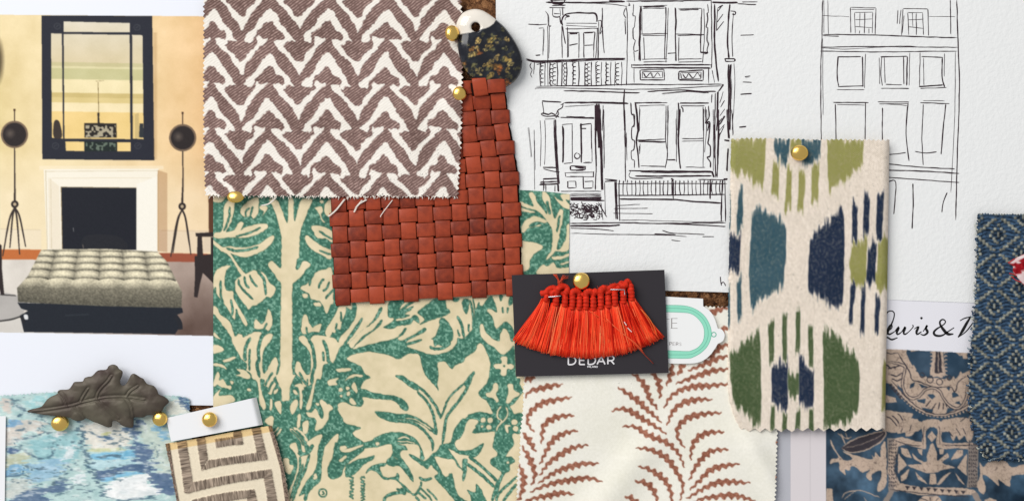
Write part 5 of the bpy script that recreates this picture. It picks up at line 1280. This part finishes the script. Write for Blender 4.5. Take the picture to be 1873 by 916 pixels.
# arrow cloth, with frayed lower edge
cv = make_arrows()
def h_arrow(X, Y, u=0, v=0):
    return 5.0 + 2.4 * np.exp(-((X - 839) ** 2 + (Y - 172) ** 2) / (2 * 17 ** 2)) + 2.2 * np.exp(-((X - 432) ** 2 + (Y - 360) ** 2) / (2 * 19 ** 2)) + .5 * np.sin(X / 75) * np.sin(Y / 60)
arrow = sheet('fabric_swatch', edge_curve((373, -10), (843, -10), 390), edge_curve((376, 358), (837, 360), 390, 1.5, 6.5, 2, 1.0), poly_curve(np.array([(373, -10), (372.5, 150), (373, 260), (376, 358)], float), 310, .5, 3, 1.9, 8.6),
              poly_curve(np.array([(843, -10), (845.5, 120), (843, 250), (837, 360)], float), 310, .5, 9, 2.3, 9.2), cv, h_arrow, .8, M_cloth)
tag(arrow, 'brown and cream twill swatch with rows of arrow shapes and a frayed hem', 'fabric swatch')
rng = random.Random(11)
M_thread = mat_plain('cream_thread', L4(236, 228, 218), .9, .1)
paths = []
for s in ('630,364 614,384 600,396', '670,365 655,374 648,386 647,388', '718,366 704,384 697,394 696,397', '662,366 650,380', '505,360 492,372 478,376'):
    p = smooth(nums(s), 6, False); h = np.linspace(4.6, 4.9, len(p)); paths.append((W(p[:, 0], p[:, 1], h), .00028))
    if rng.random() < .8: p = p + [1.4, .5]; paths.append((W(p[:, 0], p[:, 1], h + .3), .00024))
for k in range(170):
    x = rng.uniform(378, 836); y = 357 + (x - 376) * .0044 + rng.uniform(-1, 2); a = rng.uniform(.5, 2.7); L = rng.uniform(2, 7)
    p = np.array([[x, y], [x + L * .5 * math.cos(a) + rng.uniform(-1, 1), y + L * .5 * math.sin(a)], [x + L * math.cos(a), y + L * math.sin(a)]])
    paths.append((W(p[:, 0], p[:, 1], np.array([5.0, 5.2, 4.6]) + rng.uniform(-.3, .3)), .00022))
fr = tubes('frayed_threads', paths, M_thread, arrow, 4); fr['kind'] = 'stuff'

# ikat: a long strip folded over, its right side a soft rolled fold
cv = make_ikat()
def h_ikat(X, Y, u, v):
    r = np.clip((u - .955) / .045, 0, 1)
    return 4.2 + 3.0 * u ** 1.4 - 3.6 * (1 - np.sqrt(np.clip(1 - r * r, 0, 1))) + .5 * np.sin(v * 7 + 1) * (1 - u) - 1.2 * np.clip((.035 - u) / .035, 0, 1) ** 2
ikat = sheet('fabric_swatch', edge_curve((1337, 254), (1627, 256), 250, 1.6, 8.6, 1, .6), edge_curve((1354, 786), (1619, 785), 250, 3.2, 19.5, 3, .4),
             poly_curve(np.array([(1337, 254), (1334.5, 400), (1332, 560), (1331.5, 680), (1332.5, 720), (1340, 752), (1354, 786)], float), 450, .9, 5), edge_curve((1627, 256), (1619, 785), 450), cv, h_ikat, .9, M_cloth)
tag(ikat, 'folded cream ikat cloth with olive, teal, navy and green feathered blocks', 'fabric swatch')
M_back = mat_plain('cream_cloth', L4(214, 200, 182), .95, .08, bump=((900, .4, 2),))
bk = sheet('folded_under_layer', edge_curve((1345, 262), (1624, 264), 30), edge_curve((1360, 779), (1615, 780), 30), edge_curve((1345, 262), (1360, 779), 30), edge_curve((1624, 264), (1615, 780), 30), None, flat(2.6), 1.2, M_back, ikat, tint=rgb(214, 200, 182))

cv = make_lattice()
M_wool = mat_print('wool_weave', .9, .12, ((1500, .4, 2),))
Ll = poly_curve(np.array([(1788, 392), (1787, 460), (1783, 560), (1775, 660), (1772, 715), (1775, 760), (1784, 800), (1799, 836)], float), 330, 1.6, 3, 1.2, 5.2)
lat = sheet('fabric_swatch', edge_curve((1788, 392), (1883, 390), 80, 1., 5, 3, .9), poly_curve(np.array([(1799, 836), (1820, 841), (1850, 840), (1883, 833)], float), 80, 1.2, 4, .8, 5), Ll, edge_curve((1883, 390), (1883, 833), 330), cv,
            lambda X, Y, u, v: 4.5 + .8 * np.sin(v * 5) - 1.0 * np.clip((.06 - u) / .06, 0, 1) - 1.2 * np.clip((v - .97) / .03, 0, 1), 1.6, M_wool)
tag(lat, 'thick navy upholstery cloth woven with stone diamonds and small flowers', 'fabric swatch')
paths, cols = [], []
for k in range(150):
    t = rng.random(); i = int(t * 329); q = Ll[i] + (rng.uniform(-1, 3), 0); a = rng.uniform(2.2, 4.1); L = rng.uniform(2, 6)
    if k > 125: q = np.array([rng.uniform(1800, 1880), 838 + rng.uniform(-1, 2)]); a = rng.uniform(.6, 2.5)
    p = np.array([q, q + L * .6 * np.array([math.cos(a), math.sin(a)]) + (0, rng.uniform(-1, 1)), q + L * np.array([math.cos(a + .6), math.sin(a + .6)])])
    paths.append((W(p[:, 0], p[:, 1], np.array([4.6, 4.2, 3.4]) + rng.uniform(-1, .6)), .0004)); cols.append(rng.choice([rgb(62, 86, 112), rgb(128, 142, 150), rgb(40, 58, 80), rgb(180, 182, 172)]))
fr = tubes('frayed_threads', paths, M_wool, lat, 5, cols); fr['kind'] = 'stuff'

cvs = make_scrap()
scrap = shape('fabric_scrap', poly_curve(np.vstack([tp('LT', '376,515 425,482 470,455 524,430 560,415 560,715 505,700 470,655 430,612 418,580 424,545'), tp('LT', '376,515')]), 90, .5, 3)[:-1], 1.5, lambda x, y, d: 6.6 + .5 * np.clip(d / 6, 0, 1), .6, M_cloth, colfun=lambda x, y: cvs.sample_arr(cvs.img, x, y))
tag(scrap, 'torn red and white fabric scrap on the navy diamond cloth', 'fabric scrap')
paths = []
for q in ('1844,481 1850,477 1856,473', '1846,500 1853,501 1860,505', '1850,505 1858,512 1868,516'):
    p = smooth(nums(q), 5, False); paths.append((W(p[:, 0], p[:, 1], 6.9 + 0 * p[:, 0]), .0003))
tubes('frayed_threads', paths, mat_plain('red_thread', L4(190, 60, 60), .9, .1), scrap, 4)['kind'] = 'stuff'

# ------------------------------------------------------------------ woven leather
def make_leather():
    m, nt, b = mat_new('tan_leather'); tc = nt.nodes.new('ShaderNodeTexCoord'); oi = nt.nodes.new('ShaderNodeObjectInfo')
    va = nt.nodes.new('ShaderNodeVectorMath'); va.operation = 'ADD'; nt.links.new(tc.outputs['Object'], va.inputs[0]); nt.links.new(oi.outputs['Random'], va.inputs[1])
    n = nt.nodes.new('ShaderNodeTexNoise'); n.inputs['Scale'].default_value = 2.2; n.inputs['Detail'].default_value = 5; nt.links.new(va.outputs[0], n.inputs['Vector'])
    ad = nt.nodes.new('ShaderNodeMath'); ad.operation = 'MULTIPLY_ADD'; ad.inputs[1].default_value = .55; nt.links.new(oi.outputs['Random'], ad.inputs[0]); nt.links.new(n.outputs['Fac'], ad.inputs[2])
    r = nt.nodes.new('ShaderNodeValToRGB'); e = r.color_ramp.elements; e[0].position = .3; e[0].color = L4(100, 34, 20); e[1].position = 1.0; e[1].color = L4(168, 68, 39)
    nt.links.new(ad.outputs[0], r.inputs['Fac']); nt.links.new(r.outputs['Color'], b.inputs['Base Color']); b.inputs['Roughness'].default_value = .45; b.inputs['Specular IOR Level'].default_value = .25
    n2 = nt.nodes.new('ShaderNodeTexNoise'); n2.inputs['Scale'].default_value = 14; n2.inputs['Detail'].default_value = 3; nt.links.new(va.outputs[0], n2.inputs['Vector'])
    bp = nt.nodes.new('ShaderNodeBump'); bp.inputs['Strength'].default_value = .12; bp.inputs['Distance'].default_value = .0006; nt.links.new(n2.outputs['Fac'], bp.inputs['Height']); nt.links.new(bp.outputs['Normal'], b.inputs['Normal'])
    m_edge = mat_plain('dark_leather_edge', L4(46, 16, 10), .8, .1)
    left = lambda y: 604 + (y - 365) * .042
    ry = [100, 178, 226, 264, 308, 360, 466, 540, 560]; rx = [913, 926, 931, 938, 946, 949.5, 953, 955, 956]
    right = lambda y: np.interp(y, ry, rx)
    def G(i, j):
        y = 557 - 19 * i / 11 - 28.25 * j
        for _ in range(2): x = left(y) + (right(y) - left(y)) * i / 11
        return np.array([x, y])
    def hz(x, y): 
        a = np.clip((195 - y) / 32, 0, 1) * np.clip((x - 852) / 18, 0, 1); return 2.6 + 4.6 * a * a * (3 - 2 * a)
    root = empty('woven_leather_sample', W(780, 460, 2))
    tag(root, 'rust red basket woven leather swatch beneath the arrow cloth', 'leather sample')
    # two unit strips: crest along the strip, ends tucked under
    def unit(horizontal):
        t = np.array([-1, -.94, -.86, -.5, .5, .86, .94, 1]) * .60; w = np.array([-1, -.9, .9, 1]) * .428
        A, Bw = np.meshgrid(t, w, indexing='ij'); h = 1.0 - 1.5 * np.abs(A / .60) ** 9 - .12 * np.abs(A / .6) ** 2 - .25 * (np.abs(Bw) > .41)
        x, z = (A, Bw) if horizontal else (Bw, A)
        V = np.stack([x, -h, z], -1).reshape(-1, 3); I = np.arange(32).reshape(8, 4)
        F = np.stack([I[:-1, :-1], I[1:, :-1], I[1:, 1:], I[:-1, 1:]], -1).reshape(-1, 4)
        if not horizontal: F = F[:, ::-1]
        ring = np.concatenate([I[:, 0], I[-1, 1:], I[-2::-1, -1], I[0, -2:0:-1]]); Vb = V[ring] + [0, .9, 0]; k = np.arange(len(ring)); k2 = (k + 1) % len(ring)
        SK = np.stack([ring[k2], ring[k], 32 + k, 32 + k2], -1)
        me_o = np_mesh('leather_strip', np.vstack([V, Vb]), [F, SK if horizontal else SK[:, ::-1]], m); d = me_o.data; d.materials.append(m_edge); d.polygons.foreach_set('material_index', np.array([0] * len(F) + [1] * len(SK), np.int32)); bpy.data.objects.remove(me_o); return d
    U = (unit(False), unit(True)); rg = random.Random(3)
    for j in range(14):
        for i in range(11):
            a, b_, c_, d = G(i, j), G(i + 1, j), G(i, j + 1), G(i + 1, j + 1)
            q = (a + b_ + c_ + d) / 4
            if q[1] < 330 and q[0] < 820: continue
            sx = np.linalg.norm((b_ + d - a - c_) / 2); sy = np.linalg.norm((a + b_ - c_ - d) / 2)
            o = bpy.data.objects.new('leather_strip', U[(i + j) % 2]); COL.objects.link(o)
            o.parent = root; h = float(hz(*q)); o.location = Vector(W(q[0], q[1], h)) - root.location
            e1 = (b_ + d - a - c_); e2 = (c_ + d - a - b_)
            ang = math.atan2(e1[1], e1[0]) if (i + j) % 2 else math.atan2(e2[0], -e2[1])
            tilt = math.atan2(float(hz(q[0], q[1] - 14) - hz(q[0], q[1] + 14)), 28 * .3125) * .8
            o.rotation_euler = (tilt + rg.uniform(-.02, .02), ang, rg.uniform(-.025, .025)); o.scale = (sx * S * rg.uniform(.985, 1.01), .0015 * rg.uniform(.85, 1.15), sy * S)
    T_ = edge_curve(G(0, 14) + (0, 6), G(11, 14) + (0, 6), 30); Bt = edge_curve(G(0, 0) + (1, -2), G(11, 0) + (0, -2), 30)
    Le = poly_curve(np.array([G(0, j) + (1, 0) for j in range(14, -1, -1)]), 60); Re = poly_curve(np.array([G(11, j) + (.8, 0) for j in range(14, -1, -1)]), 60, 1.2, 3)
    Le[0], Le[-1], Re[0], Re[-1] = T_[0], Bt[0], T_[-1], Bt[-1]
    sheet('backing', T_, Bt, Le, Re, None, lambda X, Y, u, v: hz(X, Y) - 1.0, .9, mat_plain('dark_leather', L4(34, 14, 10), .9, .1), root, tint=rgb(60, 28, 20))
make_leather()

# ------------------------------------------------------------------ ceramic pendant
cvg = make_glaze()
m_gl = mat_print('ceramic_glaze', .14, .3, ((60, .05, 2),)); m_gl.node_tree.nodes['Principled BSDF'].inputs['Coat Weight'].default_value = .25; m_gl.node_tree.nodes['Principled BSDF'].inputs['Coat Roughness'].default_value = .05
pend_o = smooth(tp('PD', '250,220 262,170 300,115 350,88 410,78 470,90 530,125 585,168 660,235 730,330 780,420 803,500 795,590 760,660 700,715 640,742 560,745 470,722 400,682 340,612 290,520 265,420 260,350 268,290'), 5)
ang = np.linspace(0, 2 * math.pi, 28, endpoint=False)
hole = tp('PD', [[413, 228]])[0] + np.stack([8.3 * np.cos(ang), 8.6 * np.sin(ang)], 1)
def h_pend(x, y, d):
    a = np.clip((y - 105) / 60, 0, 1); dh = np.hypot(x - hole[:, 0].mean(), y - hole[:, 1].mean()) - 8.4
    base = 6.3 - 2.4 * a * a * (3 - 2 * a); do = dist_to(pend_o, x, y)
    dome = 4.2 * np.sqrt(np.clip(1 - (1 - np.clip(do / 26, 0, 1)) ** 2, 0, 1)); return base + dome - .8 * np.clip(1 - dh / 4, 0, 1) ** 2
pend = shape('ceramic_pendant', pend_o, 1.6, h_pend, 1.2, m_gl, colfun=lambda x, y: cvg.sample_arr(cvg.img, x, y), holes=(hole,))
tag(pend, 'glazed ceramic pendant, white drilled top and dark floral body', 'pendant')

# ------------------------------------------------------------------ metal oak leaf
leaf_o = smooth(tp('LF', '65,630 80,605 200,575 240,545 280,490 330,455 395,425 400,400 430,380 520,375 560,330 585,295 640,290 680,285 700,250 740,235 785,225 850,165 940,155 970,115 1020,98 1065,115 1085,145 1125,175 1120,225 1100,270 1105,320 1130,335 1160,320 1190,270 1220,215 1250,200 1285,215 1330,245 1360,260 1400,315 1470,335 1510,380 1530,430 1590,455 1640,500 1635,530 1590,570 1560,620 1480,640 1470,665 1400,665 1350,690 1255,690 1250,740 1240,800 1180,800 1120,780 1080,745 1035,725 1010,740 1005,790 965,800 920,785 850,755 790,735 720,700 680,720 620,730 560,710 530,690 400,675 250,660 130,640'), 3)
veins = [smooth(tp('LF', s), 5, False) for s in ('90,622 300,600 540,560 680,520 830,487 960,465 1160,462 1370,490', '830,487 850,420 890,360 960,290 1000,230', '650,525 690,450 740,370', '840,495 900,560 960,600 1080,700', '1165,462 1210,400 1290,345', '500,565 470,470 430,420', '560,560 640,620 690,690', '1165,465 1220,560 1240,680')]
def seg_d(poly, x, y):
    d = np.full(x.shape, 1e9)
    for p, q in zip(poly[:-1], poly[1:]):
        e = q - p; t = np.clip(((x - p[0]) * e[0] + (y - p[1]) * e[1]) / (e @ e + 1e-9), 0, 1); d = np.minimum(d, np.hypot(x - p[0] - t * e[0], y - p[1] - t * e[1]))
    return d
def h_leaf(x, y, d):
    dm = seg_d(veins[0], x, y); dv = np.minimum.reduce([seg_d(v, x, y) for v in veins[1:]])
    return 4.4 + 1.8 * (1 - np.exp(-d / 8)) + 1.8 * np.sin(np.clip((x - 60) / 250, 0, 1) * math.pi) + .9 * np.exp(-(dm / 1.3) ** 2) + .7 * np.exp(-(dv / 1.1) ** 2) - .45 * np.exp(-((np.minimum(dm, dv) - 3.2) / 1.2) ** 2) + .9 * (1 - np.exp(-np.minimum(dv, dm) / 11)) * 1.4 + .5 * (fbm(x / 14, y / 14, 3) - .5) - .5 * np.exp(-(dm / 5) ** 2) + 1.2 * (fbm(x / 40, y / 22, 5) - .5)
m_leaf, nt, b = mat_new('aged_bronze'); b.inputs['Metallic'].default_value = .2; b.inputs['Roughness'].default_value = .5; b.inputs['Specular IOR Level'].default_value = .3
tc = nt.nodes.new('ShaderNodeTexCoord'); n = nt.nodes.new('ShaderNodeTexNoise'); n.inputs['Scale'].default_value = 70; n.inputs['Detail'].default_value = 6; nt.links.new(tc.outputs['Object'], n.inputs['Vector'])
r = nt.nodes.new('ShaderNodeValToRGB'); r.color_ramp.elements[0].position = .3; r.color_ramp.elements[0].color = L4(68, 54, 50); r.color_ramp.elements[1].position = .7; r.color_ramp.elements[1].color = L4(98, 92, 78)
nt.links.new(n.outputs['Fac'], r.inputs['Fac']); nt.links.new(r.outputs['Color'], b.inputs['Base Color']); add_bump(nt, b, ((500, .12, 3),))
leaf = shape('oak_leaf_ornament', leaf_o, 1.7, h_leaf, .7, m_leaf)
tag(leaf, 'dark bronze metal oak leaf lying over the blue fabric edge', 'leaf ornament')

# ------------------------------------------------------------------ oval paper tag
M_tag = mat_plain('tag_paper', L4(244, 244, 243), .7, .25, bump=((300, .05, 3),))
tag_o = np.vstack([tp('TG', '-120,62 525,98 526,180'), poly_curve(tp('TG', '526,180 600,235 650,310 690,430'), 14), poly_curve(tp('TG', '690,430 730,438 762,480 765,520 745,570 690,600'), 14)[1:], poly_curve(tp('TG', '690,600 660,650 600,730 520,790 440,815 380,820'), 16)[1:], tp('TG', '250,822 -120,812')])
ht = lambda x, y: 3.6 + .8 * np.clip((x - 1200) / 130, 0, 1)
tg = shape('paper_tag', tag_o, 6, lambda x, y, d: ht(x, y), .35, M_tag, crisp=True)
tag(tg, 'white oval paper tag with mint green ring, half under the black card', 'paper tag')
ring_o = smooth(tp('TG', '-100,168 105,170 300,175 420,205 520,270 580,350 615,450 610,540 570,630 500,700 420,745 350,762 105,760 -100,758'), 4, False)
ring_i = smooth(tp('TG', '-100,243 105,245 290,250 390,265 470,320 525,400 540,480 525,570 470,640 400,675 340,685 105,675 -100,673'), 4, False)
M_mint = mat_plain('mint_print', L4(150, 226, 198), .6, .25); M_mintd = mat_plain('mint_line', L4(112, 190, 164), .6, .25)
n_ = min(len(ring_o), len(ring_i)); ro, ri = ring_o[:n_], ring_i[:n_]
P_ = np.stack([ro, ri], 1).reshape(-1, 2); i_ = 2 * np.arange(n_ - 1)
np_mesh('printed_ring', W(P_[:, 0], P_[:, 1], ht(P_[:, 0], P_[:, 1]) + .05), np.stack([i_, i_ + 2, i_ + 3, i_ + 1], -1)[:, ::-1], M_mint, tg)
circ = lambda c_, r_: np.array(c_) + r_ * np.stack([np.cos(ang), np.sin(ang)], 1)
lines = [(ro, .8), (ri, .8), (ro * .55 + ri * .45, .9), (np.vstack([circ(tp('TG', [[645, 497]])[0], 4.2), circ(tp('TG', [[645, 497]])[0], 4.2)[:1]]), 1.6)]
inked('printed_line', lines, ht, M_mintd, tg, jit=0, lift=.09)
M_gtext = mat_plain('grey_print', L4(128, 118, 116), .6, .2)
def serif(ch, x0, x1, y0, y1, w):
    out = []
    for p in glyph(ch, x0, x1, y0, y1):
        v = abs(p[-1][0] - p[0][0]) < .3 * abs(p[-1][1] - p[0][1]); out.append((p, w if v else w * .5))
        if v: 
            for e in (p[0], p[-1]): out.append((np.array([e - (w * 1.2, 0), e + (w * 1.2, 0)]), w * .4))
    return out
tx = []
q = tp('TG', [[175, 318], [240, 428]]); tx += serif('E', q[0][0], q[1][0], q[0][1], q[1][1], 1.5)
q = tp('TG', [[90, 322], [150, 326]]); tx += [(q, .7)]
for k, ch in enumerate('PERS'):
    q = tp('TG', [[152 + k * 36, 582 + k * 2], [176 + k * 36, 615 + k * 2]]); tx += serif(ch, q[0][0], q[1][0], q[0][1], q[1][1], .8)
inked('lettering', tx, ht, M_gtext, tg, jit=0, lift=.05)

# ------------------------------------------------------------------ black sample card
M_card = mat_plain('black_card', L4(46, 42, 47), .62, .3, bump=((700, .06, 3),))
cq = [np.array(q, float) for q in ((936, 503), (1215.3, 493.3), (1223, 681.6), (943.7, 688.4))]
def h_card(X, Y, *a): return 5.6 + 0 * X
card = sheet('sample_card', edge_curve(cq[0], cq[1], 20), edge_curve(cq[3], cq[2], 20), edge_curve(cq[0], cq[3], 14), edge_curve(cq[1], cq[2], 14), None, h_card, .8, M_card, tint=rgb(46, 42, 47))
tag(card, 'matt black sample card with white capital lettering', 'card')
M_white = mat_plain('white_print', L4(238, 236, 238), .6, .2)
tx = []
for ch, x0, x1 in (('D', 511, 560), ('E', 586, 622), ('D', 644, 692), ('A', 704, 757), ('R', 776, 818)):
    q = tp('DD', [[x0, 666 - (x0 - 511) * .01], [x1, 719 - (x0 - 511) * .01]])
    for p in glyph(ch, q[0][0], q[1][0], q[0][1], q[1][1]): tx.append((p, 2.5))
x = 640
for ch, w in (('M', 14), ('I', 5), ('L', 9), ('A', 13), ('N', 11), ('O', 13)):
    q = tp('DD', [[x, 727], [x + w - 3, 739]]); x += w + 1
    for p in glyph(ch, q[0][0], q[1][0], q[0][1], q[1][1]): tx.append((p, .8))
inked('lettering', tx, h_card, M_white, card, jit=0, lift=.05)

# ------------------------------------------------------------------ red tassel fringe
def make_fringe():
    root = empty('tassel_fringe', W(1080, 570, 6)); tag(root, 'bright orange red tassel fringe stapled to the black card', 'fringe')
    m = mat_print('silk_thread', .45, .18, None); rg = random.Random(21)
    mk = mat_plain('silk_cord', L4(206, 44, 22), .6, .15, vary=.3, vscale=500, bump=((900, .5, 2),))
    necks = [(292, 296), (385, 335), (470, 345), (540, 375), (607, 378), (668, 375), (738, 382), (808, 372), (878, 358), (940, 343), (1020, 318), (1095, 292)]
    spans = [15, 200, 330, 440, 520, 610, 700, 790, 885, 985, 1095, 1225, 1368]
    bx = [15, 120, 200, 350, 500, 700, 850, 1050, 1200, 1368]; by = [685, 726, 752, 798, 816, 824, 816, 782, 728, 650]
    tops = [255, 240, 250, 235, 265, 240, 270, 215, 255, 185, 165, 150]
    for i, (nx, ny) in enumerate(necks):
        paths, cols = [], []
        for k in range(230):
            f = (k + rg.random()) / 230; e = spans[i] + (spans[i + 1] - spans[i]) * f + rg.gauss(0, 17)
            ye = np.interp(e, bx, by) + rg.gauss(0, 9) - (12 if rg.random() < .1 else 0); sx = nx + (f - .5) * 62 + rg.gauss(0, 3); lay = rg.random()
            t = np.linspace(0, 1, 9); xx = sx + (e - sx) * t ** 1.12 + rg.gauss(0, 7) * np.sin(t * math.pi) + rg.gauss(0, 3) * np.sin(t * 6.3); yy = ny - 12 + (ye - ny + 12) * t
            hh = 6.3 + 2.6 * lay * (1 - .35 * t) + 1.3 * np.sin(np.clip(t * 1.3, 0, 1) * math.pi) * lay * np.sin(f * math.pi)
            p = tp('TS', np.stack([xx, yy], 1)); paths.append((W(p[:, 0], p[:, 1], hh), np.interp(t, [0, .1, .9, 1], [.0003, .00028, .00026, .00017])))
            cols.append(np.clip(rgb(238, 58, 28) + (rg.gauss(0, .9) + 3.2 * (float(vnoise(np.array(k / 16.), np.array(i * 3.3), 4)) - .5)) * rgb(28, 24, 16) + (rgb(18, 56, 44) if rg.random() < .1 else 0), 0, 1))  # clumped light and dark strand tones paint in highlights and shaded gaps
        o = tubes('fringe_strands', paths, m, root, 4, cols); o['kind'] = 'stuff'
        # wrapped cord
        ty = tops[i]; n = 44; t = np.linspace(0, 1, n); xx = nx + (3 * np.sin(t * 3)) - (nx - 700) * .03 * t; yy = ny + 6 + (ty - ny - 6) * t
        p = tp('TS', np.stack([xx, yy], 1)); ph = t * (ny - ty) / 29.0 * 2 * math.pi
        rr = (5.7 if i > 0 else 4.8) * S * (1 + .08 * np.sin(ph)) * np.interp(t, [0, .06, .94, 1], [.8, 1, 1, .7])
        tubes('wrapped_cord', [(W(p[:, 0], p[:, 1], 8.4 + 1.2 * np.sin(t * 2.6)), rr)], mk, root, 10)
    def cord(pts, r, h, name='header_cord'):
        p = smooth(tp('TS', pts), 8, False); s = np.concatenate([[0], np.cumsum(np.linalg.norm(np.diff(p, axis=0), axis=1))])
        tubes(name, [(W(p[:, 0], p[:, 1], h + .8 * np.sin(s / 5)), r * S * (1 + .05 * np.sin(s * 2.1)))], mk, root, 9)
    cord('540,260 545,228 570,212 600,222 612,262', 5.6, 9.2); cord('668,262 672,232 700,218 730,232 742,268', 5.6, 9.2); cord('806,240 812,205 836,186 866,200 880,250', 5.6, 9.4)
    cord('255,238 300,226 330,196 372,186 396,206 352,240 372,262', 5.2, 8.6); cord('396,232 410,196 446,170 486,180 496,214 470,240', 5.4, 9.6); cord('300,240 340,222 380,236 420,216 460,236 500,226 540,232', 4.6, 8.2)
    cord('744,250 752,214 780,226 810,230 890,186 930,166 980,170 1000,142 1036,150 1056,122 1078,150 1076,196 1092,240', 4.8, 8.8); cord('610,240 650,246 690,240 745,246', 4, 7.8); cord('985,140 1010,165 1050,160', 5, 9.8)
    cord('612,228 640,250 668,242', 4, 8); cord('880,230 900,200 920,190 940,210', 5, 8.6); cord('955,200 975,180 1000,180 1018,200', 5, 8.6)
    paths, cols = [], []
    for k in range(34):
        a = rg.gauss(0, 1); end = np.array([378 + rg.gauss(0, 10), 58]) if k % 2 else np.array([474 + rg.gauss(0, 16), 62 + rg.random() * 40])
        p = tp('TS', np.array([[435 + rg.gauss(0, 14), 200], [428 + rg.gauss(0, 9), 140], [432 + (end[0] - 432) * .4, 105], end])); p = smooth(p, 3, False)
        paths.append((W(p[:, 0], p[:, 1], 7 + rg.random() * 1.4), .00016)); cols.append(rgb(196, 72, 46))
    for k in range(60):
        x = rg.uniform(280, 1100); y = np.interp(x, [280, 500, 700, 850, 1000, 1100], [215, 205, 215, 180, 130, 170]); p = tp('TS', np.array([[x, y + 20], [x + rg.gauss(0, 8), y + 4], [x + rg.gauss(0, 16), y - rg.uniform(2, 26)]]))
        paths.append((W(p[:, 0], p[:, 1], np.array([8.5, 8.6, 7.6])), .0001)); cols.append(rgb(214, 70, 44))
    for s, c_ in (('700,400 900,520 1050,640 1160,740 1215,800', (240, 90, 50)), ('860,470 1000,600 1120,690 1200,770', (246, 110, 70)), ('1150,740 1220,810 1300,890', (150, 60, 44)), ('1190,390 1260,470 1310,560 1340,660', (236, 120, 60)), ('1180,380 1250,480 1290,570 1325,665', (226, 100, 50)), ('740,420 820,520 930,640 1040,780', (240, 84, 46))):
        p = smooth(tp('TS', s), 6, False); paths.append((W(p[:, 0], p[:, 1], 9.6 - 2.5 * np.linspace(0, 1, len(p)) ** 2), .00026)); cols.append(rgb(*c_))
    tubes('loose_threads', paths, m, root, 4, cols)['kind'] = 'stuff'
    ml = mat_plain('white_lint', L4(240, 225, 220), .8, .2)
    tubes('lint', [(W(*tp('TS', s).T, np.full(3, 10.6)), .00027) for s in ('1026,500 1036,516 1048,532', '1058,556 1076,574 1096,594')], ml, root, 5)
make_fringe()
M_steel = mat_plain('steel_wire', L4(200, 196, 200), .3, .5, 1.0)
for s, lab in (('298,272 366,266 436,259', 'thin metal staple across the left end of the red fringe'), ('850,202 940,200 1028,201 1032,250', 'thin metal staple across the right end of the red fringe')):
    p = tp('TS', s); h = np.full(len(p), 11.6); h[0] = 9.5; 
    o = tubes('staple', [(W(p[:, 0], p[:, 1], h), .00032)], M_steel, None, 6); tag(o, lab, 'staple', 'staples holding the fringe')

# ------------------------------------------------------------------ brass pins
def make_pins():
    m, nt, b = mat_new('brass'); b.inputs['Metallic'].default_value = 1; b.inputs['Roughness'].default_value = .25; b.inputs['Base Color'].default_value = (0.98, 0.64, 0.17, 1); add_bump(nt, b, ((180, .08, 2),), .001)
    prof = [(0, 1.0)] + [(math.sin(a) * .97, .45 + .55 * math.cos(a)) for a in np.linspace(.12, 1.5, 12)] + [(1.0, .42), (1.0, .3), (.93, .22), (.3, .2)]
    sh = [(.11, .25), (.11, -1.6), (.0, -2.2)]
    def lathe(name, pr, n=40):
        a = np.arange(n) * 2 * math.pi / n; V = np.array([[r_ * math.cos(t), -z, r_ * math.sin(t)] for r_, z in pr for t in a]); I = np.arange(len(pr) * n).reshape(len(pr), n); J = np.roll(I, -1, 1)
        F = np.stack([I[:-1], J[:-1], J[1:], I[1:]], -1).reshape(-1, 4); o = np_mesh(name, V, F, m); d = o.data; bpy.data.objects.remove(o); return d
    head, shaft = lathe('pin_head', prof), lathe('pin_shaft', sh, 12)
    pins = [(825.5, 63, 13.2, 1.13, 7.5, -.15, .35, 'brass pin between the arrow cloth and the ceramic pendant'), (840.5, 172, 13.5, 1, 4.2, 0, .1, 'brass pin half hidden under the right edge of the arrow cloth'),
            (432, 361.5, 16, .85, 3.9, -.5, 0, 'brass pin peeping out below the left hem of the arrow cloth'), (1063, 514, 16.2, .98, 7.0, 0, 0, 'brass pin at the top of the black card above the red fringe'),
            (1461.5, 279.5, 16, .9, 6.6, .1, 0, 'brass pin through the top of the folded ikat cloth'), (111, 773, 16, .9, 3.4, 0, .1, 'brass pin below the stem end of the metal leaf'),
            (294.5, 765, 14, .95, 3.6, 0, -.1, 'brass pin tucked beside the white header card at the leaf tip'), (384.5, 766, 14, .98, 6.2, 0, 0, 'brass pin in the middle of the tilted white header card')]
    for x, y, r_, sq, h, rx, rz, lab in pins:
        e = empty('brass_pin', W(x, y, h)); tag(e, lab, 'pin', 'brass pins in the board')
        e.rotation_euler = (rx, 0, rz); k = r_ * S * (CAM_D - h * .001) / CAM_D; e.scale = (k, .0046, k * sq)
        for nm, d in (('pin_head', head), ('pin_shaft', shaft)):
            o = bpy.data.objects.new(nm, d); COL.objects.link(o); o.parent = e
make_pins()
